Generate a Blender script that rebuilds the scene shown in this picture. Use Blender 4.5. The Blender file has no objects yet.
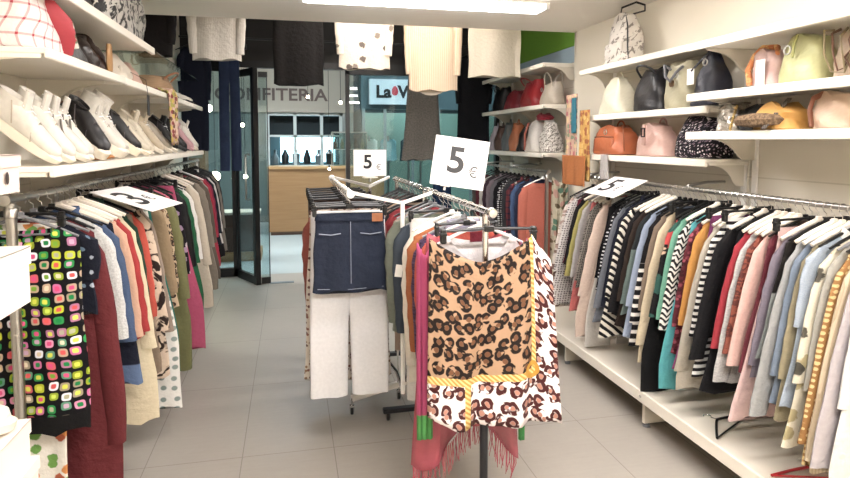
EXPO = 0.42
import bpy, math, random
from mathutils import Vector, Matrix, Euler
R = random.Random(7)
S = bpy.context.scene
COL = S.collection
PI = math.pi

# ------------------------------------------------------------------ materials
def lin(h):
    if isinstance(h, (tuple, list)):
        return tuple(h)[:3] + (1.0,)
    h = h.lstrip('#')
    out = []
    for i in (0, 2, 4):
        c = int(h[i:i + 2], 16) / 255
        out.append(c / 12.92 if c <= .04045 else ((c + .055) / 1.055) ** 2.4)
    return tuple(out) + (1.0,)

MATS = {}
class NT:
    """small node-tree helper"""
    def __init__(s, name):
        s.m = bpy.data.materials.new(name); s.m.use_nodes = True
        s.t = s.m.node_tree; s.n = s.t.nodes; s.l = s.t.links
        s.p = s.n['Principled BSDF']
    def new(s, typ, **kw):
        n = s.n.new(typ)
        for k, v in kw.items(): setattr(n, k, v)
        return n
    def put(s, sock, v):
        if hasattr(v, 'is_linked'): s.l.new(v, sock)
        else: sock.default_value = v
    def math(s, op, a, b=None, c=None):
        n = s.new('ShaderNodeMath', operation=op)
        s.put(n.inputs[0], a)
        if b is not None: s.put(n.inputs[1], b)
        if c is not None: s.put(n.inputs[2], c)
        return n.outputs[0]
    def mix(s, f, a, b):
        n = s.new('ShaderNodeMix', data_type='RGBA')
        s.put(n.inputs[0], f)
        for k, v in ((6, a), (7, b)):
            s.put(n.inputs[k], v if hasattr(v, 'is_linked') else lin(v))
        return n.outputs[2]
    def uv(s):
        if not hasattr(s, '_uv'):
            t = s.new('ShaderNodeTexCoord'); s._uv = t.outputs['UV']; s._ob = t.outputs['Object']
            x = s.new('ShaderNodeSeparateXYZ'); s.l.new(s._uv, x.inputs[0]); s.u, s.v = x.outputs[0], x.outputs[1]
        return s._uv
    def noise(s, scale, detail=3, vec=None, dist=0):
        n = s.new('ShaderNodeTexNoise'); n.inputs['Scale'].default_value = scale; n.inputs['Detail'].default_value = detail
        n.inputs['Distortion'].default_value = dist
        s.l.new(vec or s.uv(), n.inputs['Vector']); return n
    def vor(s, scale, rnd=1.0, metric='EUCLIDEAN', vec=None, exp=.5):
        n = s.new('ShaderNodeTexVoronoi', distance=metric); n.voronoi_dimensions = '2D'
        n.inputs['Scale'].default_value = scale; n.inputs['Randomness'].default_value = rnd
        if metric == 'MINKOWSKI': n.inputs['Exponent'].default_value = exp
        s.l.new(vec or s.uv(), n.inputs['Vector']); return n
    def ramp(s, fac, stops, const=False):
        n = s.new('ShaderNodeValToRGB'); cr = n.color_ramp
        if const: cr.interpolation = 'CONSTANT'
        while len(cr.elements) < len(stops): cr.elements.new(.5)
        for e, (p, c) in zip(cr.elements, stops): e.position = p; e.color = lin(c)
        s.l.new(fac, n.inputs[0]); return n.outputs[0]
    def step(s, v, edge, soft=.02):
        n = s.new('ShaderNodeMapRange'); n.clamp = True
        s.put(n.inputs[0], v); s.put(n.inputs[1], edge - soft if not hasattr(edge, 'is_linked') else edge)
        n.inputs[2].default_value = edge + soft
        return n.outputs[0]
    def bump(s, h, strength=.2, dist=.01):
        b = s.new('ShaderNodeBump'); b.inputs['Strength'].default_value = strength; b.inputs['Distance'].default_value = dist
        s.l.new(h, b.inputs['Height']); s.l.new(b.outputs[0], s.p.inputs['Normal'])

def plain(name, c, rough=.5, metal=0.0, spec=.5, var=0.0, bump=0.0, bscale=40, coat=0):
    k = ('plain', name)
    if k in MATS: return MATS[k]
    t = NT(name); p = t.p
    p.inputs['Base Color'].default_value = lin(c); p.inputs['Roughness'].default_value = rough
    p.inputs['Metallic'].default_value = metal; p.inputs['Specular IOR Level'].default_value = spec
    p.inputs['Coat Weight'].default_value = coat
    if var or bump:
        t.uv(); n = t.noise(bscale, 4, vec=t._ob)
        if var:
            b = lin(c); d = tuple(x * (1 - var) for x in b[:3])
            t.l.new(t.mix(n.outputs[0], b, d), p.inputs['Base Color'])
        if bump: t.bump(n.outputs[0], bump)
    MATS[k] = t.m; return t.m

def emit(name, c, s):
    k = ('emit', name)
    if k in MATS: return MATS[k]
    t = NT(name); t.p.inputs['Base Color'].default_value = lin(c)
    t.p.inputs['Emission Color'].default_value = lin(c); t.p.inputs['Emission Strength'].default_value = s
    MATS[k] = t.m; return t.m

def glass(name, tint, mixf=.12, rough=.02):
    k = ('glass', name)
    if k in MATS: return MATS[k]
    t = NT(name); t.n.remove(t.p); out = t.n['Material Output']
    tr = t.new('ShaderNodeBsdfTransparent'); tr.inputs[0].default_value = lin(tint)
    gl = t.new('ShaderNodeBsdfGlossy'); gl.inputs['Roughness'].default_value = rough
    fr = t.new('ShaderNodeLayerWeight'); fr.inputs[0].default_value = .5
    mx = t.new('ShaderNodeMixShader'); a = t.math('ADD', t.math('MULTIPLY', t.math('POWER', fr.outputs[1], 4), .55), .03 + mixf * .15)
    t.l.new(a, mx.inputs[0]); t.l.new(tr.outputs[0], mx.inputs[1]); t.l.new(gl.outputs[0], mx.inputs[2])
    t.l.new(mx.outputs[0], out.inputs[0]); MATS[k] = t.m; return t.m

def F(pat, *c, rough=.85, **o):
    """cloth and leather: patterns are laid out in the flat cloth's metres (UV)."""
    c = tuple(lin(x) if isinstance(x, str) else x for x in c); c = tuple(tuple(.85 * (.82 * a + .18 * (.3 * x[0] + .59 * x[1] + .11 * x[2])) for a in x[:3]) for x in c)
    k = (pat, c, rough, tuple(sorted(o.items())))
    if k in MATS: return MATS[k]
    t = NT('cloth_' + pat); p = t.p; uv = t.uv(); u, v = t.u, t.v
    col = None
    if pat == 'solid':
        n = t.noise(60, 3); a = lin(c[0]); d = tuple(x * .82 for x in a[:3])
        col = t.mix(n.outputs[0], a, d)
    elif pat == 'marl':
        n = t.noise(o.get('s', 150), 4); col = t.mix(t.step(n.outputs[0], .5, .12), c[0], c[1])
    elif pat == 'hstripe':
        f = t.math('FRACT', t.math('DIVIDE', v, o.get('p', .04))); col = t.mix(t.step(f, o.get('d', .5), .03), c[0], c[1])
    elif pat == 'vstripe':
        f = t.math('FRACT', t.math('DIVIDE', u, o.get('p', .04))); col = t.mix(t.step(f, o.get('d', .5), .03), c[0], c[1])
    elif pat == 'dstripe':
        n = t.noise(9, 2); s_ = t.math('ADD', t.math('ADD', v, t.math('MULTIPLY', u, .8)), t.math('MULTIPLY', n.outputs[0], .03))
        f = t.math('FRACT', t.math('DIVIDE', s_, o.get('p', .045))); col = t.mix(t.step(f, .5, .05), c[0], c[1])
    elif pat == 'zigzag':
        z = t.math('PINGPONG', u, .02); s_ = t.math('ADD', v, t.math('MULTIPLY', z, 1.3))
        n = t.noise(25, 2); s_ = t.math('ADD', s_, t.math('MULTIPLY', n.outputs[0], .03))
        f = t.math('FRACT', t.math('DIVIDE', s_, o.get('p', .035))); col = t.mix(t.step(f, .5, .06), c[0], c[1])
    elif pat == 'dots':
        w = t.vor(o.get('s', 40), o.get('r', .25)); col = t.mix(t.step(w.outputs['Distance'], o.get('d', .25), .04), c[1], c[0])
    elif pat == 'print':
        n = t.noise(o.get('s', 28), 2, dist=1.2); col = t.mix(t.step(n.outputs[0], o.get('d', .52), .03), c[0], c[1])
        if len(c) > 2:
            n2 = t.noise(o.get('s', 28) * .8 + 3, 2, dist=.8); col = t.mix(t.step(n2.outputs[0], .6, .03), col, c[2])
    elif pat == 'flowers':
        w = t.vor(o.get('s', 16), .9); n = t.noise(50, 2)
        d = t.math('ADD', w.outputs['Distance'], t.math('MULTIPLY', n.outputs[0], .35))
        sep = t.new('ShaderNodeSeparateColor'); t.l.new(w.outputs['Color'], sep.inputs[0])
        k_ = len(c) - 1
        fc = t.ramp(sep.outputs[0], [(i / k_, c[i + 1]) for i in range(k_)], True)
        col = t.mix(t.step(d, o.get('d', .5), .03), fc, c[0])
    elif pat == 'leopard':
        n = t.noise(22, 2); off = t.new('ShaderNodeVectorMath', operation='MULTIPLY_ADD')
        t.l.new(n.outputs['Color'], off.inputs[0]); off.inputs[1].default_value = (.02, .02, 0); t.l.new(uv, off.inputs[2])
        w = t.vor(o.get('s', 26), .85, vec=off.outputs[0]); d = w.outputs['Distance']
        ring = t.math('MULTIPLY', t.step(d, .2, .03), t.math('SUBTRACT', 1, t.step(d, .42, .03)))
        n2 = t.noise(30, 1); ring = t.math('MULTIPLY', ring, t.step(n2.outputs[0], .40, .03))
        col = t.mix(t.math('SUBTRACT', 1, t.step(d, .22, .03)), c[0], c[2]); col = t.mix(ring, col, c[1])
    elif pat == 'check':
        P_ = o.get('p', .05)
        fu = t.step(t.math('FRACT', t.math('DIVIDE', u, P_)), o.get('d', .75), .02)
        fv = t.step(t.math('FRACT', t.math('DIVIDE', v, P_)), o.get('d', .75), .02)
        col = t.mix(t.math('MULTIPLY', t.math('ADD', fu, fv), .5), c[0], c[1])
        if len(c) > 2:
            f2 = t.step(t.math('FRACT', t.math('DIVIDE', u, P_ * 2)), .85, .02); col = t.mix(f2, col, c[2])
    elif pat == 'pebbles':
        # loose grid of rounded squares, each with a pale rim and its own heart
        n = t.noise(10, 1); off = t.new('ShaderNodeVectorMath', operation='MULTIPLY_ADD')
        t.l.new(n.outputs['Color'], off.inputs[0]); off.inputs[1].default_value = (.02, .02, 0); t.l.new(uv, off.inputs[2])
        w = t.vor(25, .3, 'MINKOWSKI', off.outputs[0], 3.5); d = w.outputs['Distance']
        sep = t.new('ShaderNodeSeparateColor'); t.l.new(w.outputs['Color'], sep.inputs[0])
        pal = ['8a9a2c', 'c06a98', '9a8f7a', '2f8a4a', 'b8c23a', 'd98fb0', 'b49c88', 'c8606a', '5a8a72', 'e4e4ee', '93a838', 'a8708f']
        out_ = t.ramp(sep.outputs[0], [(i / 12, x) for i, x in enumerate(pal)], True)
        pal2 = ['2f7a3a', 'd0d458', 'd05080', 'a8a890', '74a03a', 'd8c8b0', '1f7f46', 'd05858', 'c8d860', 'c0a0b8']
        in_ = t.ramp(sep.outputs[1], [(i / 10, x) for i, x in enumerate(pal2)], True)
        col = t.mix(t.step(d, .2, .03), in_, out_); col = t.mix(t.step(d, .365, .02), col, '07060a')
        if o.get('hem'): col = t.mix(t.step(v, o['hem'], .004), '0a090b', col)
    elif pat == 'denim':
        n = t.noise(220, 3); n2 = t.noise(7, 2)
        col = t.mix(n.outputs[0], c[0], c[1]); col = t.mix(t.math('MULTIPLY', t.step(n2.outputs[0], .55, .15), .45), col, c[1])
    elif pat == 'split':                       # two cloths above and below a seam
        col = t.mix(t.step(v, o['z'], .003), c[1], c[0])
    elif pat == 'hemstripe':                   # plain with a few bands near the hem
        f = t.step(t.math('FRACT', t.math('DIVIDE', v, .05)), .6, .03)
        band = t.math('SUBTRACT', 1, t.step(v, o['z'], .003)); col = t.mix(t.math('MULTIPLY', f, band), c[0], c[1])
    elif pat == 'foulard':                     # the leopard square with its chain border
        def leo(bg, rg, ce, s):
            w = t.vor(s, .8, vec=OFF2); d = w.outputs['Distance']
            n2 = t.noise(34, 1)
            ring = t.math('MULTIPLY', t.math('MULTIPLY', t.step(d, .2, .03), t.math('SUBTRACT', 1, t.step(d, .5, .03))), t.step(n2.outputs[0], .40, .03))
            return t.mix(ring, t.mix(t.math('SUBTRACT', 1, t.step(d, .2, .03)), bg, ce), rg)
        n = t.noise(22, 2); off = t.new('ShaderNodeVectorMath', operation='MULTIPLY_ADD')
        t.l.new(n.outputs['Color'], off.inputs[0]); off.inputs[1].default_value = (.025, .025, 0); t.l.new(uv, off.inputs[2]); OFF = off.outputs[0]
        mp = t.new('ShaderNodeMapping'); mp.inputs['Scale'].default_value = (1.25, .95, 1); t.l.new(OFF, mp.inputs[0]); OFF2 = mp.outputs[0]
        A = leo('a98a70', '150a08', '6e4a34', 19); B = leo('efe6e6', '421819', 'b08070', 19)
        ins = t.math('MULTIPLY', t.math('LESS_THAN', u, .388), t.math('GREATER_THAN', v, -.535))
        col = t.mix(ins, B, A)
        ch = t.math('FRACT', t.math('DIVIDE', t.math('ADD', u, v), .02)); g = t.mix(t.step(ch, .5, .1), 'b88f48', 'dcc48a')
        def near(x, c_, w): return t.math('LESS_THAN', t.math('ABSOLUTE', t.math('SUBTRACT', x, c_)), w)
        b1 = t.math('MULTIPLY', near(u, .394, .013), t.math('GREATER_THAN', v, -.56))
        b2 = t.math('MULTIPLY', near(v, -.545, .015), t.math('LESS_THAN', u, .407))
        b3 = t.math('MULTIPLY', near(u, .12, .013), t.math('LESS_THAN', v, -.545))
        for b_ in (b1, b2, b3): col = t.mix(b_, col, g)
        rr_ = t.math('SQRT', t.math('ADD', t.math('POWER', t.math('SUBTRACT', u, .382), 2), t.math('POWER', t.math('SUBTRACT', v, -.535), 2)))
        col = t.mix(t.math('MULTIPLY', near(rr_, .027, .009), 1.0), col, 'b58a3e')
    t.l.new(col, p.inputs['Base Color'])
    p.inputs['Roughness'].default_value = rough; p.inputs['Specular IOR Level'].default_value = o.get('spec', .25)
    if o.get('sheer'): p.inputs['Alpha'].default_value = o['sheer']
    if o.get('metal'): p.inputs['Metallic'].default_value = o['metal']
    n = t.noise(o.get('bs', 30), 5); t.bump(n.outputs[0], o.get('b', .5), .014)
    MATS[k] = t.m; return t.m

# ------------------------------------------------------------------ mesh building
class MB:
    def __init__(s): s.v = []; s.f = []; s.uv = []
    def vert(s, co, uv=None):
        s.v.append(Vector(co)); s.uv.append(uv if uv else (co[0] + co[1] * .6, co[2])); return len(s.v) - 1
    def box(s, lo, hi, rot=None, piv=(0, 0, 0), bev=0):
        lo, hi = Vector(lo), Vector(hi); c = (lo + hi) / 2; h = (hi - lo) / 2
        b = min(bev, *(x * .45 for x in h))
        if b <= 0:
            pts = [Vector((x, y, z)) for z in (-h.z, h.z) for x, y in ((-h.x, -h.y), (h.x, -h.y), (h.x, h.y), (-h.x, h.y))]
            fs = [(3, 2, 1, 0), (4, 5, 6, 7), (0, 1, 5, 4), (1, 2, 6, 5), (2, 3, 7, 6), (3, 0, 4, 7)]
        else:
            pts = []; fs = []
            prof = [(-h.z, b), (-h.z + b, 0), (h.z - b, 0), (h.z, b)]
            for z, i in prof:
                X, Y = h.x - i, h.y - i; q = b - i * .999 if i else b
                q = b * .8 if i == 0 else b * .3
                pts += [Vector(a + (z,)) for a in ((-X + q, -Y), (X - q, -Y), (X, -Y + q), (X, Y - q), (X - q, Y), (-X + q, Y), (-X, Y - q), (-X, -Y + q))]
            for r in range(3):
                for k in range(8): a = r * 8 + k; b_ = r * 8 + (k + 1) % 8; fs.append((a, b_, b_ + 8, a + 8))
            fs.append(tuple(range(7, -1, -1))); fs.append(tuple(range(24, 32)))
        base = len(s.v)
        for p in pts:
            p = p + c
            if rot is not None: p = rot @ (p - Vector(piv)) + Vector(piv)
            s.vert(p)
        s.f += [tuple(base + i for i in f) for f in fs]; return s
    def rings(s, rings, cap0=True, cap1=True, uvs=None, closed=True):
        base = len(s.v); n = len(rings[0])
        for i, r in enumerate(rings):
            for j, p in enumerate(r): s.vert(p, uvs[i][j] if uvs else None)
        for i in range(len(rings) - 1):
            for j in range(n if closed else n - 1):
                a = base + i * n + j; b = base + i * n + (j + 1) % n; s.f.append((a, b, b + n, a + n))
        if closed and cap0: s.f.append(tuple(base + j for j in range(n - 1, -1, -1)))
        if closed and cap1: s.f.append(tuple(base + (len(rings) - 1) * n + j for j in range(n)))
        return s
    def tube(s, pts, r, n=8, flat=None, cap=True):
        pts = [Vector(p) for p in pts]; rings = []; up = None
        for i, p in enumerate(pts):
            d = (pts[min(i + 1, len(pts) - 1)] - pts[max(i - 1, 0)])
            d = d.normalized() if d.length > 1e-9 else Vector((0, 0, 1))
            if up is None:
                up = Vector((0, 0, 1)) if abs(d.z) < .9 else Vector((0, 1, 0))
            x = d.cross(up)
            if x.length < 1e-5: x = d.orthogonal()
            x.normalize(); y = x.cross(d).normalized(); up = y
            rr = r[i] if isinstance(r, (list, tuple)) else r; fl = flat or 1
            rings.append([p + x * (rr * fl * math.cos(2 * PI * k / n)) + y * (rr * math.sin(2 * PI * k / n)) for k in range(n)])
        return s.rings(rings, cap, cap)
    def lathe(s, prof, c=(0, 0, 0), n=16, axis='Z'):
        rr = []
        for r, z in prof:
            row = []
            for k in range(n):
                a = 2 * PI * k / n; q = (r * math.cos(a), r * math.sin(a), z)
                if axis == 'Y': q = (q[0], -q[2], q[1])
                if axis == 'X': q = (q[2], q[0], q[1])
                row.append(Vector(q) + Vector(c))
            rr.append(row)
        return s.rings(rr)
    def build(s, name, mat, parent=None, smooth=True, loc=None, rot=None):
        me = bpy.data.meshes.new(name); me.from_pydata([tuple(v) for v in s.v], [], s.f)
        l = me.uv_layers.new(name='UVMap')
        vi = [0] * len(me.loops); me.loops.foreach_get('vertex_index', vi)
        flat = []
        for i in vi: flat += s.uv[i]
        l.data.foreach_set('uv', flat)
        if smooth:
            me.polygons.foreach_set('use_smooth', [True] * len(me.polygons))
            try: me.set_sharp_from_angle(angle=math.radians(42))
            except Exception: pass
        me.update(); me.materials.append(mat)
        o = bpy.data.objects.new(name, me); COL.objects.link(o)
        if parent: o.parent = parent
        if loc is not None: o.location = loc
        if rot is not None: o.rotation_euler = rot
        return o

def empty(name, loc=(0, 0, 0), rz=0):
    o = bpy.data.objects.new(name, None); o.empty_display_size = .05; COL.objects.link(o)
    o.location = loc; o.rotation_euler = (0, 0, rz); return o
def tag(o, label, cat, group=None, kind=None):
    if label: o['label'] = label
    if cat: o['category'] = cat
    if group: o['group'] = group
    if kind: o['kind'] = kind
    return o
def struct(o, label=None, cat=None):
    o['kind'] = 'structure'
    if label: o['label'] = label
    if cat: o['category'] = cat
    return o
def box(name, lo, hi, mat, parent=None, bev=0, smooth=True): return MB().box(lo, hi, bev=bev).build(name, mat, parent, smooth)
def inst(src, parent, loc=None, rot=None):
    o = src.copy(); COL.objects.link(o); o.parent = parent
    if loc is not None: o.location = loc
    if rot is not None: o.rotation_euler = rot
    return o
def text(name, s, size, mat, parent=None, loc=(0, 0, 0), rot=(0, 0, 0), off=0.0, depth=.0015, align='CENTER', sx=1):
    cu = bpy.data.curves.new(name, 'FONT'); cu.body = s; cu.size = size; cu.offset = off; cu.extrude = depth
    cu.align_x = align; cu.align_y = 'CENTER'; cu.materials.append(mat)
    t = bpy.data.objects.new(name, cu); COL.objects.link(t)
    bpy.context.view_layer.update(); dg = bpy.context.evaluated_depsgraph_get()
    me = bpy.data.meshes.new_from_object(t.evaluated_get(dg), depsgraph=dg); bpy.data.objects.remove(t); bpy.data.curves.remove(cu)
    if not me.materials: me.materials.append(mat)
    o = bpy.data.objects.new(name, me); COL.objects.link(o)
    o.parent = parent; o.location = loc; o.rotation_euler = rot; o.scale = (sx, 1, 1)
    return o
def se(cx, cy, z, rx, ry, n=20, e=.7):
    out = []
    for k in range(n):
        a = 2 * PI * k / n; c, s_ = math.cos(a), math.sin(a)
        out.append(Vector((cx + rx * math.copysign(abs(c) ** e, c), cy + ry * math.copysign(abs(s_) ** e, s_), z)))
    return out
def lerp(a, b, t): return a + (b - a) * t
def curve(tab, t):
    for (a, x), (b, y) in zip(tab, tab[1:]):
        if t <= b: return lerp(x, y, (t - a) / (b - a) if b > a else 0)
    return tab[-1][1]

# shared materials
STEEL = plain('brushed_steel', 'b4b2ae', .28, 1.0)
CHROME = plain('chrome', 'd8d8d8', .12, 1.0)
WHITE_METAL = plain('white_enamel', 'ece9e4', .3)
BLACK_METAL = plain('black_metal', '15151a', .4)
BLACK_PLASTIC = plain('black_plastic', '101012', .35)
WHITE_PLASTIC = plain('white_plastic', 'e9e4dc', .4)
GREY_PLASTIC = plain('grey_plastic', '77787c', .4)
SHELF_WHITE = plain('cream_shelf', 'eee8dc', .4)
PAPER = plain('white_card', 'f4f2f0', .6)
INK = plain('black_ink', '17161a', .7)
INK2 = plain('grey_ink', '404042', .7)
TAG = plain('tag_card', 'f0ece4', .6)
# ------------------------------------------------------------------ hangers and clothes
HOOK = None; HANGERS = {}
def hook_mesh():
    m = MB(); r = .0205; pts = []
    for k in range(13):
        a = math.radians(-35 + k * 20.5); pts.append((r * math.cos(a), 0, -.0055 + r * math.sin(a)))
    pts += [(-.012, 0, -.026), (0, 0, -.034), (0, 0, -.062)]
    m.tube(pts, .0019, 6); return m
def hanger_mesh(kind):
    m = MB()
    if kind == 'clip':
        m.tube([(-.19, 0, -.068), (0, 0, -.062), (.19, 0, -.068)], .006, 8)
        m.box((-.02, -.008, -.075), (.02, .008, -.052), bev=.003)
        for s in (-1, 1):
            m.box((s * .18 - .011, -.012, -.115), (s * .18 + .011, .012, -.058), bev=.004)
            m.box((s * .18 - .013, -.0135, -.085), (s * .18 + .013, .0135, -.073), bev=.003)
        return m
    fl, r = (1.0, .0065)
    if kind in ('wood', 'cream'): r = .011
    pts = []
    for k in range(-8, 9):
        q = k / 8; pts.append((q * .185, 0, -.066 - .076 * abs(q) ** 1.15 + (.004 if abs(q) < .1 else 0)))
    m.tube(pts, [r * (1 if abs(k) < 7 else .75) for k in range(-8, 9)], 8)
    if kind in ('black', 'grey'): m.tube([(-.17, 0, -.132), (.17, 0, -.132)], .0035, 6)
    m.box((-.012, -r * .8, -.075), (.012, r * .8, -.05), bev=.003)
    return m
HMAT = {'wood': plain('white_hanger', 'ddd3c6', .45), 'cream': plain('cream_hanger', 'f0e8da', .4), 'black': BLACK_PLASTIC, 'grey': GREY_PLASTIC,
        'clip': BLACK_PLASTIC, 'white': plain('white_plastic_hanger', 'ecebe8', .35)}
def hanger(parent, kind, wide=1.0, alone=False, rz=0):
    if kind not in HANGERS:
        h = hanger_mesh(kind).build('hanger', HMAT[kind]); k = hook_mesh().build('hook', CHROME)
        HANGERS[kind] = (h.data, k.data)
        bpy.data.objects.remove(h); bpy.data.objects.remove(k)
    hd, kd = HANGERS[kind]
    h = bpy.data.objects.new('hanger', hd); COL.objects.link(h); h.parent = parent; h.scale = (wide, 1, 1); h.rotation_euler.z = rz
    k = bpy.data.objects.new('hook', kd); COL.objects.link(k); k.parent = h; k.scale = (1 / wide, 1, 1); k.rotation_euler.z = -rz
    return h

def body_mesh(ws, L, t, A, flare, wn=.095, zt=-.104, sh=-.156, dip=.05, rnd=R, n=26, rows=13, hem=.012, waist=1.0, slump=0.0):
    m = MB(); st = [(zt, wn, t * 1.25), (lerp(zt, sh, .5), lerp(wn, ws, .55), t * 1.1), (sh, ws, t * .9)]
    for k in range(1, rows + 1):
        q = k / rows; z = lerp(sh, -L, q)
        w = ws * lerp(1.0, flare, q) * (1 - (1 - waist) * math.sin(PI * min(1, q * 1.15)) ** 2)
        st.append((z, w, t * (1 + .25 * q)))
    ph, k1, k2 = rnd.uniform(0, 6), rnd.uniform(1.3, 2.6), rnd.uniform(3, 5)
    rings = []; uvs = []
    for i, (z, w, tt) in enumerate(st):
        q = max(0, (sh - z) / (L + sh)) if L + sh > 0 else 0
        f = min(1, q * 1.6); row = []; ur = []
        for p in se(0, 0, z, w, tt, n, .8):
            x = p.x; g = x / max(w, .01)
            y = p.y * (1 + .3 * f * math.sin(k2 * 2 * g + ph)) + A * f * (math.sin(k1 * PI * g + ph + q * 1.2) + .45 * math.sin(k2 * PI * g - ph))
            xx = x * (1 + .02 * math.sin(9 * q + ph)) + slump * q * q * .05
            zz = z
            if i == 0: zz = z - (dip if p.y < 0 else dip * .25) * (1 - min(1, abs(g)) ** 2)
            if i == 1 and p.y < 0: zz = z - dip * .5 * (1 - min(1, abs(g)) ** 2)
            if i >= len(st) - 1: zz = z + hem * math.sin(k1 * 4 * g + ph)
            row.append((xx, y, zz)); ur.append((g * w + (.9 if p.y > 0 else 0), zz))
        rings.append(row); uvs.append(ur)
    m.rings(rings, False, True, uvs); return m

def sleeve_mesh(s, ws, Ls, t, rnd=R, r0=.05, r1=.034, out=.018, sh=-.156):
    m = MB(); rings = []; uvs = []; N = 10; ph = rnd.uniform(0, 6); sw = rnd.uniform(-.003, .003)
    x0 = ws - .02
    for i in range(N + 1):
        q = i / N; z = sh + .012 - (Ls + .012) * q
        if i == 0: rx, ry = r0 * .45, t * .6
        else: rx, ry = lerp(r0, r1, q) * (1 + .07 * math.sin(7 * q * Ls * 8 + ph)), max(t * 1.15, .014) * (1 + .08 * math.sin(11 * q + ph))
        cx = s * (x0 + (0 if i else -.016) + out * min(1, q * 2.5) - .012 * q * q)
        row = se(cx, sw * q + .002 * math.sin(5 * q + ph) * (1 if i else 0), z, rx, ry, 12, .85)
        if i == 0:
            for p in row: p.z += -.25 * (p.x - cx) * s
        elif i == 1:
            for p in row: p.z += -.3 * (p.x - cx) * s
        rings.append(row); uvs.append([(1.7 + s * .3 + (p.x - cx) + (p.y) * .5, p.z) for p in row])
    m.rings(rings, True, True, uvs); return m

def collar_mesh(wn, t, zt, h=.03):
    m = MB(); rings = []
    for q, dz, ex in ((0, -.012, .0), (.35, h * .7, -.008), (.6, h, .0), (1, -.02, .012)):
        row = []
        for p in se(0, 0, zt + dz, wn * .8 + ex, t * 1.12 + .003 + ex * .15, 20, .8):
            g = p.x / (wn * .8)
            if p.y < 0: p.z -= .045 * (1 - min(1, abs(g)) ** 1.5) * (1.0 if q < .9 else 1.35)
            row.append(p)
        rings.append(row)
    return m.rings(rings, False, False)

def legs_mesh(w, L, t, top=-.1, gap=.02, flare=1.0, rnd=R, crotch=.3):
    """trousers from waistband to hems: one closed shell with two legs"""
    m = MB(); n = 20; zc = top - crotch; ph = rnd.uniform(0, 6)
    for s in (-1, 1):
        rings = []; uvs = []; N = 14
        for i in range(N + 1):
            q = i / N; z = lerp(top, -L, q)
            o = w * lerp(.92, flare, min(1, q * 1.6)); inn = -.012 if z > zc else gap * (zc - z) / max(.05, zc + L)
            c, h = (o + inn) / 2, (o - inn) / 2
            row = se(s * c, (.004 if s > 0 else -.004) + .006 * q * math.sin(3 * q + ph + s), z, h, t * (1.0 + .35 * math.sin(PI * min(q * 1.4, 1))), n, .75)
            for p in row: p.y += .006 * q * math.sin(p.x * 45 + ph)
            rings.append(row); uvs.append([(p.x + (.9 if p.y > 0 else 0), p.z) for p in row])
        m.rings(rings, True, True, uvs)
    return m

def sheet_mesh(w, L, nx=22, nz=22, A=.012, sag=0.0, spread=0.0, rnd=R, folds=2.5, top=-.1, y0=0, hemf=None):
    """a hung cloth with thickness left to a solidify modifier; UV is the flat cloth"""
    m = MB(); ph = rnd.uniform(0, 6); rows = []; uvs = []
    for i in range(nz + 1):
        q = i / nz; row = []; ur = []
        for j in range(nx + 1):
            g = j / nx * 2 - 1; sg = sag * (1 - abs(g) ** 1.6) * (1 - q) ** 1.5
            hm = hemf(g) if hemf else 0
            z = top - sg - (L - top * 0 + hm) * q + sag * 0
            x = g * w * (1 + spread * q)
            y = y0 + A * (.25 + q) * math.sin(folds * PI * g + ph + .8 * q) + A * .4 * math.sin(folds * 2.3 * PI * g + 2 * q)
            row.append((x, y, z)); ur.append((g * w, -L * q))
        rows.append(row); uvs.append(ur)
    return m.rings(rows, uvs=uvs, closed=False)

USED = {}
PALE = F('solid', 'e8e0d6')
def lean(o, side, k):
    """packed clothes spread towards the aisle further down"""
    done = set()
    for q in [o] + list(o.children):
        if q.type != 'MESH' or q.name.startswith('hanger') or q.data.name in done: continue
        done.add(q.data.name)
        for v in q.data.vertices:
            d = max(0, -.15 - v.co.z); v.co.x += side * k * min(d, .75) * (.45 + .55 * min(1, max(0, (v.co.x * side + .2) / .4)))
def garment(label, name, cat, loc, mat, L=.7, sleeve='long', ws=.19, t=.02, A=.008, flare=1.0, hang='black', rz=0.0, group=None, collar=False,
            smat=None, wn=.095, dip=.05, Ls=None, rows=13, waist=1.0, hem=.012, cross=False, tagged=False, placket=None, belt=None, slump=0.0):
    o = body_mesh(ws, L, t, A, flare, wn, dip=dip, rows=rows, waist=waist, hem=hem, slump=slump).build(name, mat)
    o.location = loc; o.rotation_euler.z = rz; tag(o, label, cat, group)
    if sleeve:
        Ls = Ls or {'long': .52, 'short': .17, '3q': .36}[sleeve]
        for s in (-1, 1): sleeve_mesh(s, ws, min(Ls, L - .1) if sleeve != 'long' else Ls, t).build('sleeve', smat or mat, o)
    if collar: collar_mesh(wn, t, -.1).build('collar', collar if not isinstance(collar, bool) else mat, o)
    if placket:
        b = MB()
        for k in range(6): b.lathe([(0, -.003), (.006, -.002), (.006, .002), (0, .003)], (0, -t * 1.35 - .004, -.2 - k * (L - .25) / 5.5), 8, 'Y')
        b.build('button_placket', placket, o)
    if belt: MB().rings([se(0, 0, -L * .55 - .02, ws * .97, t * 1.25, 24, .8), se(0, 0, -L * .55 + .02, ws * .97, t * 1.25, 24, .8)]).build('belt', belt, o)
    if tagged:
        g = MB().box((-.018, -.001, -.03), (.018, .001, .03)).build('price_tag', TAG, o)
        g.location = (-ws - .012, -t - .012, -.36); g.rotation_euler = (0, .15, 0)
    hanger(o, hang, rz=PI / 2 if cross else 0) if False else None
    h = hanger(o, hang)
    if cross:
        for c in h.children: c.rotation_euler.z = PI / 2
    return o
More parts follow.
